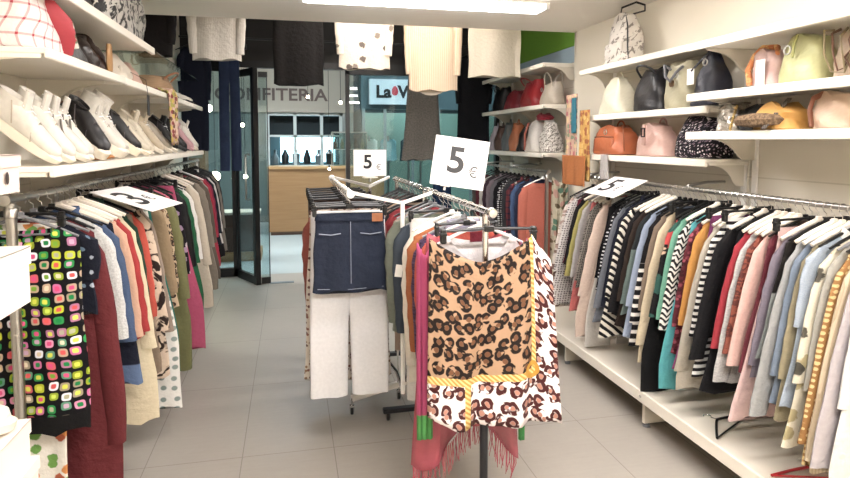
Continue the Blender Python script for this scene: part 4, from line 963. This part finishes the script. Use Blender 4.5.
# ------------------------------------------------------------------ clothes on the rails
So = lambda c, **k: F('solid', c, **k)
LAST = [None]
def hang_all(rows, x, z, place, group, t, A, ws=.178, rz0=0.0, jit=.03, seed=3, side=0, lk=.2):
    rn = random.Random(seed)
    for r in rows:
        lb, kind, y, L, mat = r[:5]; o = dict(r[5]) if len(r) > 5 else {}
        lb = lb + ' ' + place; hg = o.pop('hang', 'black'); ld = o.pop('lean', 1); rz = rz0 + rn.uniform(-jit, jit); loc = (x + o.pop('dx', 0), y, z)
        if kind in ('trousers', 'jeans'): LAST[0] = trousers(lb, kind, loc, mat, L, hang=hg if hg != 'black' else 'clip', rz=rz, group=group, t=t * .9, w=o.pop('w', .17), **o)
        elif kind == 'skirt': LAST[0] = skirt(lb, kind, loc, mat, L, t=t, rz=rz, group=group, A=A, w=o.pop('w', .17), **o)
        elif kind == 'scarf': LAST[0] = scarf(lb, kind, loc, mat, L, A=A * 1.3, rz=rz, group=group, **o)
        else:
            d = dict(sleeve=None if kind in ('dress', 'vest', 'top') else 'long', ws=ws); d.update(o)
            LAST[0] = garment(lb, kind, d.pop('cat', kind), loc, mat, L, t=d.pop('t', t), A=d.pop('A', A), hang=hg, rz=rz, group=group, **d)
        if side:
            lean(LAST[0], side, lk * ld * rn.uniform(.9, 1.1))
DOT = F('pebbles', hem=-.79); W, C = 'wood', 'cream'
LEFT = [
    ('black sleeveless dress with bright rounded squares, first', 'dress', 2.372, .855, DOT, dict(t=.022, A=.01, ws=.185, lean=.15, flare=1.0, wn=.12, dip=.07, hang='grey')),
    ('long cream skirt with orange and green flowers', 'skirt', 2.435, 1.22, F('flowers', 'e8e2d6', 'e08a30', '6aa03a', 'e8e2d6', 'c05a30', s=19, d=.5), dict(flare=1.0, lean=0, dx=-.07)),
    ('navy short blouse with small pale blossoms', 'blouse', 2.485, .46, F('flowers', '121626', 'aab4c4', '121626', '6b86a0', '121626', s=24, d=.36), dict(lean=.6, sleeve='short', hang='grey')),
    ('long maroon dress reaching almost to the floor', 'dress', 2.56, 1.3, So('6a2026', b=.6), dict(sleeve='long', Ls=.85, t=.026, A=.012, flare=1.0, lean=.6)),
    ('pale grey knitted jumper', 'jumper', 2.66, .56, F('marl', 'b9bab8', 'd2d2d0', s=120, b=.6), dict(Ls=.46)),
    ('denim jacket in mottled mid blue', 'jacket', 2.735, .58, F('denim', '2a3c5c', '4f668a'), dict(hang=W, Ls=.5, collar=True)),
    ('navy jersey dress with a denim blue hem', 'dress', 2.80, .86, F('split', '151a2c', '5a7298', z=-.78), dict(hang=W)),
    ('peach cardigan', 'cardigan', 2.862, .62, So('d8a88a'), dict(hang=C)),
    ('scarlet thin jumper', 'jumper', 2.938, .7, So('b02a2c'), dict(hang=W)),
    ('long cream linen dress', 'dress', 3.0, 1.13, So('e2d2ac'), dict(sleeve='long', Ls=.62, hang=C)),
    ('dark green shirt', 'shirt', 3.062, .66, So('234434'), dict(hang='black', collar=True)),
    ('brown apron dress with a dark green belt', 'dress', 3.126, .95, So('8a7560'), dict(belt=So('1c3a34'))),
    ('orange red cotton shirt', 'shirt', 3.185, .68, So('cc4a34'), dict(hang=W)),
    ('pale dress with brown black scrolling animal print', 'dress', 3.27, 1.02, F('print', 'd9c0a6', '2c1c18', s=15, d=.54), dict(sleeve='long', Ls=.62, t=.024, ws=.19)),
    ('taupe knitted jumper', 'jumper', 3.37, .76, So('9a8676', b=.6), dict(Ls=.66)),
    ('white dress with a teal yoke and grey dots', 'dress', 3.46, 1.27, F('dots', 'eceae4', '8a9a94', s=18, d=.24), dict(flare=1.12)),
    ('dark teal long skirt', 'skirt', 3.55, 1.1, So('0e7064'), {}),
    ('camel short jacket', 'jacket', 3.66, .7, So('a48a66'), dict(hang=W)),
    ('beige leopard blouse with a fur trim', 'blouse', 3.77, .8, F('leopard', 'c8ac88', '2a1c16', '8a6a4a', s=26), {}),
    ('olive green long coat', 'coat', 3.93, 1.22, So('7a7a48', b=.5), dict(t=.034, A=.014, ws=.2, Ls=.62)),
    ('rose pink short vest', 'vest', 4.06, .5, So('d86a80'), {}),
    ('black blouse with lilac flowers', 'blouse', 4.17, .62, F('flowers', '151018', 'a888a8', '151018', 'c8b4bc', s=16, d=.5), {}),
    ('raspberry pink long skirt', 'skirt', 4.29, 1.22, So('c24a72'), dict(flare=1.35)),
    ('black satin jacket', 'jacket', 4.41, .72, So('131114', rough=.5), dict(collar=True)),
    ('emerald green long dress', 'dress', 4.54, 1.05, So('0c6038', rough=.6), dict(sleeve='long')),
    ('white and black piped blouse', 'blouse', 4.68, .7, F('vstripe', 'e6e2dc', '1a181a', p=.09, d=.85), {}),
    ('pale beige long linen coat', 'coat', 4.86, 1.08, So('cfc0aa', b=.5), dict(t=.034, A=.012, ws=.2, Ls=.6, hang=W)),
    ('ivory thin cardigan', 'cardigan', 5.02, .8, So('ddd4c4'), dict(hang=W)),
    ('grey brown trench coat', 'coat', 5.2, 1.02, So('857a6c', b=.5), dict(t=.034, A=.012, ws=.2, collar=True)),
    ('dark taupe wool coat', 'coat', 5.42, 1.0, So('62564a', b=.5), dict(t=.034, A=.012, ws=.2)),
    ('light grey anorak', 'jacket', 5.58, .75, So('a9a49c'), dict(hang='white')),
    ('crimson long cardigan', 'cardigan', 5.72, .95, So('b3203c'), dict(t=.028)),
    ('magenta jumper', 'jumper', 5.84, .8, So('9c1c48'), {}),
    ('navy blazer', 'blazer', 5.96, .78, So('1d2230'), dict(collar=True)),
    ('pure white shirt', 'shirt', 6.08, .8, So('e4e2de'), dict(collar=True)),
    ('black quilted coat', 'coat', 6.2, .95, So('18161a'), dict(t=.03)),
    ('mushroom grey parka', 'coat', 6.34, .92, So('8c8276', b=.5), dict(t=.034)),
    ('charcoal jacket, last', 'jacket', 6.45, .75, So('3c3a3a'), {}),
]
hang_all(LEFT, LX, LZ, 'on the rail under the shoes', 'clothes on the rail under the shoes', .019, .007, side=1, lk=.16)
# sash details the photo shows on this rail
RIGHT = [
    ('long white blouse with brown smudged print, first', 'blouse', 4.08, .95, F('print', 'd6cac0', '7c6258', 'a88c80', s=20, d=.56), {}),
    ('pale grey dotted long shirt', 'shirt', 4.02, .92, F('dots', 'd2ccc8', '6c6464', s=60, d=.3), dict(hang='grey')),
    ('burgundy lace camisole', 'top', 3.965, .62, So('6e1c30'), {}),
    ('black crew neck jumper', 'jumper', 3.91, .68, So('161417'), dict(Ls=.45)),
    ('olive yellow thin cardigan', 'cardigan', 3.855, .55, So('a49a4c'), dict(hang=W)),
    ('light grey sweatshirt', 'sweatshirt', 3.80, .78, So('aca8a4'), dict(hang='grey')),
    ('coral pink vest', 'vest', 3.75, .9, So('d86a66'), dict(hang=W)),
    ('grey fine checked blouse with a leopard hem', 'blouse', 3.70, .72, F('dots', '8c847a', '3a3634', s=90, d=.35), dict(hang=C)),
    ('dark leopard wrap top', 'top', 3.645, .8, F('leopard', '9a8a78', '241c1a', '5c4a3e', s=34), dict(hang=C)),
    ('pale shell pink long tunic', 'tunic', 3.59, 1.02, So('dcc2b0'), dict(hang=C, Ls=.6)),
    ('white long linen trousers', 'trousers', 3.53, 1.08, So('d9d3ca'), {}),
    ('black short dress with silver sequins', 'dress', 3.475, .62, So('121014'), dict(ws=.2)),
    ('black tunic with rows of white dots', 'tunic', 3.42, .74, F('dots', '131115', 'dcd8d8', s=42, d=.2), {}),
    ('slate blue grey long cardigan', 'cardigan', 3.365, .86, So('6f737c'), dict(Ls=.62)),
    ('navy wool cardigan', 'cardigan', 3.31, .8, So('1a1e30'), dict(collar=True, Ls=.6)),
    ('black and cream zebra diagonal striped dress', 'dress', 3.245, .92, F('dstripe', '131113', 'e4dccc', p=.04), dict(sleeve='long', ws=.19)),
    ('black tailored jacket', 'jacket', 3.185, .78, So('19171a'), dict(hang=W, Ls=.6)),
    ('dark chocolate cardigan', 'cardigan', 3.13, .82, So('33261f'), dict(hang=C)),
    ('black and white block top over grey green knit', 'jumper', 3.07, .74, F('split', '23282a', '5f6f6a', z=-.36, b=.6), dict(hang=C)),
    ('powder blue shirt', 'shirt', 3.015, .86, So('98a6be'), {}),
    ('black jumper with white bands near the hem', 'jumper', 2.96, .9, F('hemstripe', '141214', 'e6e0d8', z=-.42), dict(Ls=.6)),
    ('taupe brown soft cardigan', 'cardigan', 2.91, .6, So('857260'), {}),
    ('long cream wrap coat', 'coat', 2.86, .95, So('d6c4a0'), dict(Ls=.7)),
    ('black long trousers', 'trousers', 2.81, 1.1, So('121113'), {}),
    ('black blouse with red and peach colour blocks', 'blouse', 2.765, .55, F('flowers', '151214', 'c83a3a', 'd8b090', '151214', '2a5a50', s=8, d=.6), {}),
    ('mint green jersey top', 'top', 2.72, .74, So('6aae92'), dict(sleeve='long')),
    ('black and white zigzag blouse', 'blouse', 2.665, .68, F('zigzag', 'e4ded6', '1c1a1c', p=.03), dict(hang=C, Ls=.56)),
    ('turquoise jersey dress', 'dress', 2.62, 1.02, So('4ab2b8'), {}),
    ('burgundy dress with pink speckles', 'dress', 2.575, .82, F('flowers', '5a1c26', 'a04858', '3a1216', '8a3848', s=40, d=.5), dict(sleeve='long')),
    ('mustard yellow cardigan', 'cardigan', 2.525, .56, So('cc8c28', b=.5), dict(hang=C, Ls=.5)),
    ('plum jersey skirt', 'skirt', 2.48, .85, So('8a3a70'), {}),
    ('beige grey thin cardigan', 'cardigan', 2.435, .95, So('b4ab9a'), dict(hang=W, Ls=.7)),
    ('white blouse with black bars on its sleeve', 'blouse', 2.39, .55, F('hstripe', 'e8e4de', '1a181a', p=.03), dict(hang=W)),
    ('black and white striped trousers', 'trousers', 2.35, .86, F('hstripe', '1c1a1c', 'dcdcd8', p=.032), dict(w=.185)),
    ('large black blazer with a white button', 'blazer', 2.30, .64, So('141317'), dict(ws=.205, collar=True, hang=W, Ls=.6, placket=PAPER)),
    ('black long pleated dress', 'dress', 2.25, .9, So('17161a'), {}),
    ('cherry red blouse', 'blouse', 2.205, .66, So('a82434'), dict(hang=W)),
    ('pale grey marl hooded jacket', 'jacket', 2.16, .82, F('marl', 'a7a5a3', 'bdbab8', s=130), dict(hang=W, Ls=.66)),
    ('rust brown lace blouse', 'blouse', 2.115, .6, F('print', '8c4634', '5c2a22', s=50), dict(hang=C)),
    ('blush pink jacket', 'jacket', 2.07, .56, So('e2b4a8'), dict(hang=C, Ls=.56)),
    ('burgundy velvet dress', 'dress', 2.025, .74, So('6c2030', rough=.6), {}),
    ('shell pink satin long skirt', 'skirt', 1.985, .92, So('dcb8b4', rough=.5), {}),
    ('purple grey jumper', 'jumper', 1.945, .72, So('7e7482'), dict(hang=W)),
    ('black brown fake fur gilet with a grey hem', 'vest', 1.90, .62, F('split', '1f1a17', '8b918f', z=-.36, b=1), dict(ws=.2)),
    ('pale grey long knitted cardigan', 'cardigan', 1.855, .78, So('a2a3a2', b=.6), dict(Ls=.7, hang=C)),
    ('steel blue zipped top', 'top', 1.81, .8, So('76869a'), dict(sleeve='long', hang=C)),
    ('khaki linen shirt', 'shirt', 1.764, .84, So('9a8e6c'), dict(hang=W)),
    ('light denim blue dress with a white collar', 'dress', 1.72, .78, F('denim', '7e90a8', 'b4c0cc'), dict(sleeve='short', collar=So('eeeae4'), ws=.2, Ls=.3)),
    ('long cream floral kimono with dark petals', 'kimono', 1.665, .9, F('flowers', 'd6cdb4', '4a463c', 'd6cdb4', 'a89a6c', s=12, d=.5), dict(Ls=.5)),
    ('grey cardigan with a yellow collar', 'cardigan', 1.62, .84, So('a8a59a'), dict(collar=So('c4b64e'), hang='grey')),
    ('caramel dress with pale gold dots', 'dress', 1.575, .95, F('dots', '9a6a2c', 'd8bc7c', s=45, d=.3), dict(sleeve='long', Ls=.7)),
    ('beige ribbed long cardigan', 'cardigan', 1.53, .95, F('vstripe', 'cdb998', 'b8a382', p=.012), dict(hang=W, Ls=.75)),
    ('lilac grey soft coat', 'coat', 1.48, .92, So('b9b0b2'), dict(hang=C, Ls=.75)),
    ('white long shirt dress, last in view', 'dress', 1.43, .96, So('dedcd8'), dict(sleeve='long', hang=W)),
]
RIGHT = [(q[0], q[1], round(4.08 - (4.08 - q[2]) * (1 - .1 * (4.08 - q[2]) / 2.65), 4)) + tuple(q[3:]) for q in RIGHT]
hang_all(RIGHT, RX, RZ, 'on the wall rail', 'clothes on the wall rail', .0112, .003, jit=.006, seed=5, side=-1, lk=.24)
FAR = [
    ('coral wool cardigan', 'cardigan', 5.13, .8, So('cc6a54', b=.5), dict(t=.032, Ls=.62, ws=.2, hang='white')),
    ('navy polo shirt', 'shirt', 5.25, .72, So('28304c'), dict(collar=True)), ('denim blue shirt', 'shirt', 5.36, .75, F('denim', '2c4468', '48628a'), {}),
    ('red and navy checked shirt', 'shirt', 5.48, .78, F('check', '6a2a30', '1a2038', 'c8c0b8', p=.06), dict(collar=True)), ('charcoal long cardigan', 'cardigan', 5.6, .85, So('34343a'), {}),
    ('black blouse with white dots', 'blouse', 5.72, .72, F('dots', '17171b', 'd4d4d4', s=45, d=.28), {}), ('black wool jacket', 'jacket', 5.84, .8, So('18181c'), {}),
    ('mid grey jumper', 'jumper', 5.96, .75, So('6e6c72'), {}), ('mauve grey blazer', 'blazer', 6.08, .78, So('85767e'), dict(collar=True)), ('dark plum dress', 'dress', 6.2, .95, So('4a3440'), dict(sleeve='long')),
    ('off white blouse', 'blouse', 6.32, .7, So('cfcac4'), {}), ('wine red jumper', 'jumper', 6.44, .72, So('6c2434'), {}), ('ash brown coat, last', 'coat', 6.58, .95, So('5c5450'), {}),
]
hang_all(FAR, FX, FZ, 'on the short rail by the shop front', 'clothes on the short rail by the shop front', .021, .008, ws=.19)
# scarves at the end of the wall shelving
GRN = F('flowers', 'c9c0a4', '5f8a72', 'd0a090', '7a6a50', 'e0d8c0', s=16, d=.6)
scarf('pale green and beige floral scarf hung over the post of the short rail', 'scarf', (2.40, 5.06, FZ + .05), GRN, .92, .075, A=.02, hang=None, thick=.006, nx=14)
def drape(label, x, y, z0, z1, w, mat, name='hanging_scarf', rz=-PI / 2, seed=1, A=.018):
    o = scarf(label, name, (x, y, z0 + .1), mat, z0 - z1, w, sag=0, A=A, rz=rz, hang=None, thick=.005, nx=16); return o
drape('pink and beige printed scarf with a teal band hanging off the shelf end', 2.148, 4.34, 1.96, 1.3, .10, F('flowers', 'c8a08a', 'b8606a', 'd8b888', '7a8a6a', s=26, d=.6), A=.006)
drape('teal silk scarf hanging over the pink printed scarf', 2.132, 4.27, 1.93, 1.66, .035, So('1c7284', rough=.5), A=.004)
drape('golden yellow patterned scarf hanging between the teal scarf and the orange backpack', 2.147, 4.12, 1.83, 1.3, .075, F('flowers', 'c8963c', 'e0b860', 'a05a2c', 'd8a84a', s=24, d=.6), A=.006)
drape('burnt orange plain cloth hanging lowest at the shelf end', 2.118, 4.24, 1.49, 1.262, .19, So('c0702c'), name='hanging_cloth', A=.006)
drape('pale grey gauze scarf tail over the edge of the lower bag shelf', 2.155, 3.84, 1.505, 1.33, .045, So('b9b4b0'), A=.008)
# white rack: skirts and trousers
DEN = F('denim', '141a2a', '2c364c')
sk = skirt('dark blue denim skirt with a tan patch on the white rack', 'skirt', (AX, 3.075, AZ), DEN, .50, .178, 1.09, .022, A=.003)
m = MB()
for s in (-1, 1): m.tube([(s * .05, -.0265, -.2), (s * .1, -.0275, -.207), (s * .16, -.022, -.2)], .0028, 6)
m.tube([(0, -.0275, -.14), (0, -.03, -.46)], .0016, 5); m.tube([(-.17, -.018, -.485), (0, -.0295, -.49), (.17, -.018, -.485)], .0018, 5)
m.build('stitching', plain('pale_stitch', '8f96a4', .8), sk)
MB().box((.11, -.029, -.142), (.165, -.0255, -.1), bev=.001).build('waist_patch', LEA('b56a30'), sk)
trousers('wide white jeans hanging below the denim skirt on the white rack', 'jeans', (AX + .0, 3.16, AZ), F('solid', 'fbfafc', b=.12), 1.09, .21, .024, gap=.012, crotch=.5)
skirt('cream long skirt with small rust leaves behind the white jeans', 'skirt', (AX, 3.25, AZ), F('flowers', 'dccfc0', '8a5a50', 'dccfc0', '9a7a5c', '6c4a48', s=45, d=.5), 1.03, .2, 1.2)
garment('long terracotta cardigan behind the leaf patterned skirt on the white rack', 'cardigan', 'cardigan', (AX, 3.36, AZ), So('9c4a3e'), .9, 'long', .2, .022, wn=.1, flare=1.05)
for k, (lb, c, L) in enumerate((('black short skirt fifth along the white rack', '161518', .55), ('charcoal skirt sixth along the white rack', '38383c', .6), ('dark brown skirt seventh along the white rack', '3a2a24', .62), ('navy skirt eighth along the white rack', '1d2438', .58), ('black long skirt ninth along the white rack', '121114', .9), ('grey beige skirt last along the white rack', '8a8074', .7))):
    skirt(lb, 'skirt', (AX, 3.5 + k * .155, AZ), So(c), L, .175, 1.05, .02)
# chrome rack, from the leopard scarf back
FOU = F('foulard', rough=.6)
def fh(g): return .0 + .03 * g - (.055 if g < -.62 else .0) * min(1, (-.62 - g) * 12 if g < -.62 else 0)
o = MB(); nx, nz = 44, 30; rows = []; uvs = []
for i in range(nz + 1):
    q = i / nz; row = []; ur = []
    for j in range(nx + 1):
        u = j / nx; xf = -.03 + u * .52                      # flat cloth metres
        g = (u - .42) / .42; sag = .10 * max(0, 1 - abs(g) ** 1.5) * (1 - q) ** 1.6 if u < .84 else 0
        drop = .0 if u < .84 else (u - .84) / .16 * .10 * (1 - q)
        L = .735 + .02 * u - (.045 * max(0, (.2 - u) / .2))
        x = -.255 + xf * (.95 if u < .84 else .95) + .055 * q ** .7 * max(0, u - .2) - .012 * (1 - q) * (u > .84)
        y = .020 * (.2 + q) * math.sin(15 * u + .6 + 1.1 * q) + .008 * math.sin(31 * u + 3 * q) * (.3 + q) - .018
        row.append((x, y, -.088 - sag - drop - L * q)); ur.append((xf, -(L * q) - .0 * sag))
    rows.append(row); uvs.append(ur)
o = MB().rings(rows, uvs=uvs, closed=False).build('scarf', FOU); o.location = (BX + .045, 2.16, BZ); o.modifiers.new('cloth thickness', 'SOLIDIFY').thickness = .004
tag(o, 'large leopard print scarf with gold chain border clipped at the front of the chrome rack', 'scarf'); h_ = hanger(o, 'clip'); h_.location.x = -.045
garment('white lace trimmed camisole with a dark red label behind the leopard scarf', 'camisole', 'top', (BX, 2.28, BZ), So('e4dde0'), .6, None, .17, .018, .004, hang='white', wn=.13, dip=.11)
MB().box((-.035, -.001, -.02), (.035, .001, .02)).build('label', So('7a1830'), bpy.data.objects['camisole'], loc=(0, .012, -.115))
PKS = F('solid', 'd2566a', sheer=.62, b=.5)
sh_ = scarf('sheer coral pink shawl with long fringe hanging lowest on the chrome rack', 'shawl', (BX - .035, 2.34, BZ), PKS, .86, .165, spread=.38, A=.02, thick=.003, hemf=lambda g: .09 * math.cos(3.2 * g + 2.6) + .04, hang='clip')
[q for q in sh_.children if q.name.startswith('hanger')][0].scale.x = .7
m = MB(); rn = random.Random(5)
for k in range(70):
    g = k / 69 * 2 - 1; z0 = -.1 - .86 - (.09 * math.cos(3.2 * g + 2.6) + .04) + .012; x = g * .165 * 1.38; y = .02 * 1.25 * math.sin(2.5 * PI * g + rn.uniform(-.2, .2)) * .5
    m.tube([(x, y, z0), (x + rn.uniform(-.008, .008), y, z0 - .05), (x + rn.uniform(-.014, .014), y + rn.uniform(-.01, .01), z0 - rn.uniform(.09, .13))], [.0022, .002, .0012], 4)
f_ = m.build('fringe', F('solid', 'd2566a', sheer=.8), sh_)
mg = scarf('magenta long scarf with green ends beside the leopard scarf', 'scarf', (BX - .235, 2.235, BZ - .02), F('split', 'c8487c', '4aa24c', z=-.68), .78, .026, A=.006, hang=None, thick=.008, nx=10)
mg2 = scarf('green scarf end showing below the leopard scarf hem beside the dark post', 'scarf', (BX + .18, 2.255, BZ - .02), F('split', '9a4a90', '3fa050', z=-.76), .84, .013, A=.004, hang=None, thick=.006, nx=8)
CH = [
    ('coral red thin jumper behind the magenta scarf', 'jumper', 2.41, .62, So('c8523f'), dict(ws=.2, Ls=.48, hang='white')),
    ('purple speckled cardigan with a lilac collar', 'cardigan', 2.50, .66, F('marl', '3c2a44', '5c4668', s=110), dict(ws=.195, collar=So('b8b4cc'), hang='grey')),
    ('rust orange blouse', 'blouse', 2.60, .6, So('b0602a'), dict(ws=.2, hang='white')),
    ('cream white long blouse', 'blouse', 2.70, .86, So('e6dccb'), dict(ws=.2, hang='white', Ls=.62)),
    ('white straight trousers', 'trousers', 2.78, .98, So('e2ddd8'), dict(w=.2)),
    ('slate blue tunic with a white price tag', 'tunic', 2.865, .68, So('3e4854'), dict(ws=.215, tagged=True, hang='grey')),
    ('grey green long cardigan', 'cardigan', 3.04, .72, So('7c8272'), dict(ws=.225, hang='grey')),
    ('taupe pink raincoat', 'coat', 3.14, .85, So('a08a7a'), dict(ws=.2, hang='grey')),
    ('black jersey top', 'top', 3.22, .6, So('161417'), dict(sleeve='long')),
    ('dark red blouse', 'blouse', 3.42, .62, So('9a2c34'), dict()), ('charcoal jumper', 'jumper', 3.52, .64, So('2e2c30'), {}), ('light brown jumper', 'jumper', 3.64, .66, So('a48870'), {}),
    ('black dress', 'dress', 3.76, .8, So('141216'), {}), ('rose pink blouse', 'blouse', 3.88, .62, So('c88080'), {}), ('black shiny jacket', 'jacket', 4.0, .66, So('18161a', rough=.4), {}), ('brown suede jacket, last', 'jacket', 4.1, .68, So('5a4030'), {}),
]
hang_all(CH, BX, BZ, 'on the chrome rack', 'clothes on the chrome rack', .02, .007)
# clothes over the shop front
def top(lb, name, x, hem, mat, ws, **k):
    L = 2.96 - hem; return garment(lb, name, k.pop('cat', name), (x, 5.4, 2.96), mat, L, cross=True, ws=ws, t=k.pop('t', .03), A=k.pop('A', .006), hang='black', **k)
Z = 'hanging high before the shop window'
top('white ribbed jumper with dark seams, ' + Z, 'jumper', -.59, 2.285, F('vstripe', 'dcd5cb', 'cfc7bc', p=.014), .2, Ls=.47, flare=.98)
top('black sleeveless tank top, ' + Z, 'tank_top', .085, 2.09, So('151110'), .215, sleeve=None, cat='top')
top('cream sweatshirt with grey brown floral sprays, ' + Z, 'sweatshirt', .66, 2.24, F('flowers', 'e6dac6', '8a7c70', 'e6dac6', 'e6dac6', '6c6058', s=9, d=.42), .225, Ls=.44)
top('peach pleated blouse with a pale round lining, ' + Z, 'blouse', 1.29, 2.06, F('vstripe', 'e0c8aa', 'd4b998', p=.02), .235, Ls=.6, A=.014)
lin_ = MB().rings([[Vector((1.28 + .15 * s_, 5.435, z)) for s_, z in ((math.sin(a), 2.12 - .10 * math.cos(a)) for a in [2 * PI * k / 20 for k in range(20)])], [Vector((1.28 + .15 * math.sin(a), 5.445, 2.12 - .10 * math.cos(a))) for a in [2 * PI * k / 20 for k in range(20)]]])
lo_ = lin_.build('lining', So('e4d8c4'), bpy.data.objects.get('blouse')) ; lo_.parent = [q for q in bpy.data.objects if q.get('label', '').startswith('peach pleated')][0]; lo_.location = (-1.29, -5.4, -2.96)
top('ivory lace skirt beside the peach blouse, ' + Z, 'skirt', 1.88, 2.2, So('e2d8c2', sheer=.9), .255, sleeve=None, A=.014)
top('black jumper behind the animal print bag, ' + Z, 'jumper', -1.10, 2.3, So('191313'), .16, Ls=.4)
def hung(lb, kind, x, y, ztop, hem, mat, ws, **k):
    L = ztop - hem
    if kind == 'jeans': o = trousers(lb, 'jeans', (x, y, ztop), mat, L, ws, .03, cross=True, gap=.008)
    else: o = garment(lb, kind, kind, (x, y, ztop), mat, L, k.pop('sleeve', None), ws, .035, .01, cross=True, **k)
    return o
r_ = empty('window_rod', (.6, 6.95, 2.72)); tag(r_, 'thin black rod inside the shop window carrying jeans and a grey dress', 'rail')
MB().tube([(-1.75, 0, 0), (1.95, 0, 0)], .011, 10).build('tube', BLACK_METAL, r_)
for x in (-1.5, .2, 1.8): MB().tube([(x, 0, .008), (x, 0, ZH - 2.722)], .003, 6).build('cord', BLACK_METAL, r_)
hung('navy jeans hanging lengthwise inside the shop window', 'jeans', -.64, 6.95, 2.72, 1.27, F('denim', '1c2840', '2f4064'), .115)
hung('grey sleeveless dress hanging inside the shop window', 'dress', 1.53, 6.95, 2.72, 1.38, F('marl', '7e7972', '6c6862', s=60), .15, flare=1.65)
hung('navy long coat hanging inside the window beside the shoe shelving', 'coat', -1.0, 6.95, 2.72, 1.5, So('161c30'), .14, sleeve='long')
hung('black long coat hanging in the window behind the dark bags', 'coat', 2.16, 6.95, 2.72, 1.35, So('101218'), .2, sleeve='long')
# jeans on a display stand out in the arcade
st = empty('trouser_stand', (2.62, 10.3, 0)); tag(st, 'dark blue jeans on a display form outside the second window', 'clothing display')
j = legs_mesh(.17, .95, .08, top=-.02, gap=.03); j.build('jeans', F('denim', '1a2440', '2c3a5c'), st, loc=(0, 0, 1.0))
MB().rings([se(0, 0, z, a, .08, 18, .8) for z, a in ((.97, .155), (1.1, .145), (1.3, .17), (1.42, .15), (1.48, .05))]).build('torso', So('8fa0a4'), st)
MB().lathe([(0, 0), (.16, 0), (.16, .012), (.02, .02), (.012, .03), (.012, .3), (0, .3)], (0, 0, 0), 18).build('base', STEEL, st)
# hangers dropped on the platform
for lb, x, y, mt, rz in (('black plastic hanger lying on the white platform', 2.03, 2.48, BLACK_PLASTIC, .5), ('red plastic hanger lying on the white platform', 2.11, 2.02, plain('red_plastic', 'a02028', .4), -.3)):
    m = MB(); m.tube([(q / 8 * .19, -.08 * abs(q / 8) ** 1.15, .0) for q in range(-8, 9)], .006, 8); m.tube([(-.19, -.08, 0), (.19, -.08, 0)], .004, 6)
    o = m.build('clothes_hanger', mt); o.location = (x, y, .2335); o.rotation_euler.z = rz; tag(o, lb, 'hanger')
    MB().tube([(.0, 0, 0), (0, .03, 0)] + [(.018 * math.cos(a) - .018 * 0, .048 + .018 * math.sin(a), 0) for a in [math.radians(-90 + 20 * k) for k in range(13)]], .002, 6).build('hook', CHROME, o)
# ------------------------------------------------------------------ world, camera, view
w = bpy.data.worlds.new('World'); S.world = w; w.use_nodes = True
w.node_tree.nodes['Background'].inputs[0].default_value = (.75, .85, 1, 1); w.node_tree.nodes['Background'].inputs[1].default_value = .25
f = 600.0; th = math.radians(4.0); yaw = math.atan(135 * math.cos(th) / f)
cam = bpy.data.cameras.new('Camera'); co = bpy.data.objects.new('Camera', cam); COL.objects.link(co)
cam.sensor_fit = 'HORIZONTAL'; cam.sensor_width = 36; cam.lens = f / 850 * 36; cam.clip_start = .05
cam.shift_y = -((239 - f * math.tan(th)) - 141) / 850
co.location = (0, 0, 1.6); co.rotation_euler = (PI / 2 - th, 0, -yaw); S.camera = co
v = S.view_settings; v.view_transform = 'Standard'; v.look = 'None'; v.gamma = 1; v.use_curve_mapping = False; v.exposure = EXPO
bpy.context.view_layer.update()
